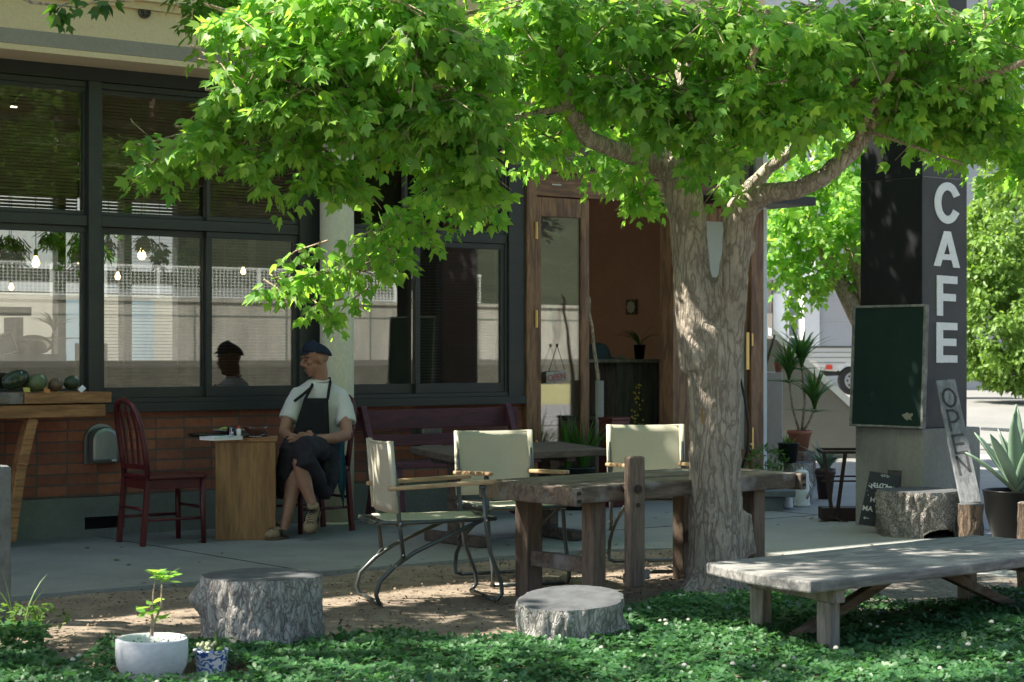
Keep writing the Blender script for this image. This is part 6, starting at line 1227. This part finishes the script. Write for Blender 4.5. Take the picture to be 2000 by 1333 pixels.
b = MB(q); kslab(b, [(1613, 713), (1625, 713), (1625, 722), (1613, 722)], -.02, .01); b.build('tail_lamp', plain('red_lens', (.75, .05, .03), .3), t); b = MB(q); kslab(b, [(1600, 726), (1760, 722), (1760, 728), (1600, 736)], .1, 1.3); b.build('chassis', mt['black'], t)
b = MB(); rows = [[Vector((x, y, z)) for x in (8, 100)] for y, z in ((4.0, -.02), (10, -.02), (22, .44), (150, .5))]
b = MB(); 
pv = [camp(-.0, 26, -.02), camp(30, 26, -.02), camp(30, 34, .40), camp(0, 34, .40), camp(0, 140, .45), camp(70, 140, .45)]; b.add(pv, [(0, 1, 2, 3), (3, 2, 5, 4)]); struct('parking_yard', b, mt['far'])
# low brown wall and ground strip at the right
q = P(1950, 778, 46); t = thing('low_brown_wall', 'low dark brown board wall under the bright shrub tree', 'wall', q); b = MB(q); b.prism([(-1.2, 0), (4, 0), (4, .42), (-1.2, .42)], q, RT, Vector((0, 0, 1)), FW*.2); b.build('boards', mt['darkwood'], t); b = MB(q); b.prism([(-1.2, .42), (4, .42), (4, .47), (-1.2, .47)], q-FW*.04, RT, Vector((0, 0, 1)), FW*.28); b.build('cap', mt['found'], t)
# railing between agave and yard
q = G(1990, 960, 0); t = thing('pipe_railing', 'thin pale pipe railing behind the agave', 'railing', q); b = MB(q)
for px in (1982, 2060): b.tube([P(px, 975, 17.2), P(px, 842, 17.2)], .018, 8)
b.tube([P(1918, 838, 19.5), P(2080, 846, 16.6)], .016, 8); b.tube([P(1918, 868, 19.5), P(2080, 880, 16.6)], .012, 8); b.build('pipe', mt['chrome'], t, smooth=True)
# shrub tree right, background maple, deep trees
def bgtree(lab, px, py, D, blobs, mat, leaf, tr, per=26, tpl=OVAL, tl=.5, name='broadleaf_tree', group=None, rt=.18):
    base_ = P(px, 685, D); base_.z = .3; t = thing(name, lab, 'tree', base_, 0, group); b = MB(base_)
    for (x, y, dd) in tr: b.tube([base_-Vector((0, 0, .4)), base_*.6+P(x, y, D+dd)*.4+Vector((0, 0, .3)), P(x, y, D+dd)], [rt, rt*.7, rt*.25], 10)
    b.build('trunk', mt['limb'], t, smooth=True); c = Crown()
    for (x, y, rx, ry, dd, dr, n_) in blobs: s = (D+dd)/F; c.clump(P(x, y, D+dd), (rx*s, dr, ry*s), n_, leaf=leaf, per=per, tl=tl, hollow=.6, twigs=False, droop=-.1 if tpl is OVAL else .25)
    c.build(t, mat, tpl=tpl); return t
bgtree('bright yellow green bushy tree filling the right edge behind the pillar', 2080, 700, 34, [(1950, 640, 85, 95, 0, 1.2, 230), (1930, 500, 75, 95, .5, 1.2, 230), (2000, 420, 120, 90, 1, 1.4, 260), (2060, 560, 120, 150, 0, 1.4, 260), (1900, 700, 30, 34, .2, .5, 40), (1990, 720, 60, 40, -.2, .6, 90), (2050, 300, 150, 100, 1, 1.5, 200), (1900, 560, 26, 60, 0, .6, 70)], mt['shrub'], .12, [(1990, 560, 0), (2060, 450, .3), (1960, 660, -.1)], 24, tl=.45)
bgtree('smaller leafy maple hanging in front of the white house', 1760, 700, 22, [(1600, 400, 95, 90, 0, .8, 110), (1530, 470, 50, 60, 0, .5, 44), (1560, 530, 70, 26, 0, .4, 28), (1660, 470, 55, 70, 0, .6, 55), (1650, 360, 70, 90, .4, .8, 70), (1520, 380, 50, 60, .5, .6, 44), (1620, 300, 120, 70, .6, .9, 80), (1590, 560, 30, 16, 0, .2, 7), (1690, 540, 22, 20, 0, .2, 7), (1545, 600, 8, 10, 0, .1, 2), (1760, 400, 90, 120, .6, .9, 90)], mt['leaf'], .10, [(1640, 420, 0), (1570, 420, .2)], 12, MAPLE, .3, 'maple_tree')
for i, (px, py, D, w_) in enumerate([(1930, 300, 60, 260), (1560, 150, 75, 300), (2150, 420, 55, 240), (1300, 260, 80, 300)]):
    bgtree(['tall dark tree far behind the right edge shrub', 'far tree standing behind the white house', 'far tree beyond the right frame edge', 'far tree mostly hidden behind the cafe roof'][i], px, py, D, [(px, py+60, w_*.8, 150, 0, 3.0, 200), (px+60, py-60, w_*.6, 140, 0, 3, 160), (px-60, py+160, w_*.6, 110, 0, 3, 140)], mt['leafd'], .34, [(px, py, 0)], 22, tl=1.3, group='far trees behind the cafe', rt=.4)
# street side trees, mirrored in the glass only
c0 = None
for i, (x, y, h_, r_) in enumerate([(4, -56, 9, 6), (16, -58, 10, 6.5), (27, -57, 9, 6), (38, -60, 11, 7), (50, -58, 9, 6), (-8, -60, 10, 7), (10, -68, 15, 8), (24, -70, 16, 8.5), (40, -72, 17, 9), (56, -70, 16, 9)]):
    z0 = (-49.5-y)*.5+3; t = thing('hillside_tree', 'dark dense tree on the slope mirrored in the window panes', 'tree', (x, y, z0-1), 0, 'trees on the slope across the street')
    b = MB(); b.tube([(0, 0, 0), (.2, 0, h_*.5), (.1, 0, h_*.8)], [.4, .3, .15], 8); b.build('trunk', mt['limb'], t)
    c = Crown(); c.clump((x, y, z0+h_*.55), (r_, r_*.6, h_*.55), 420, leaf=.55, per=14, tl=1.6, hollow=.3, twigs=False, ax=np.eye(3)); c.build(t, mt['leafd'], tpl=OVAL)
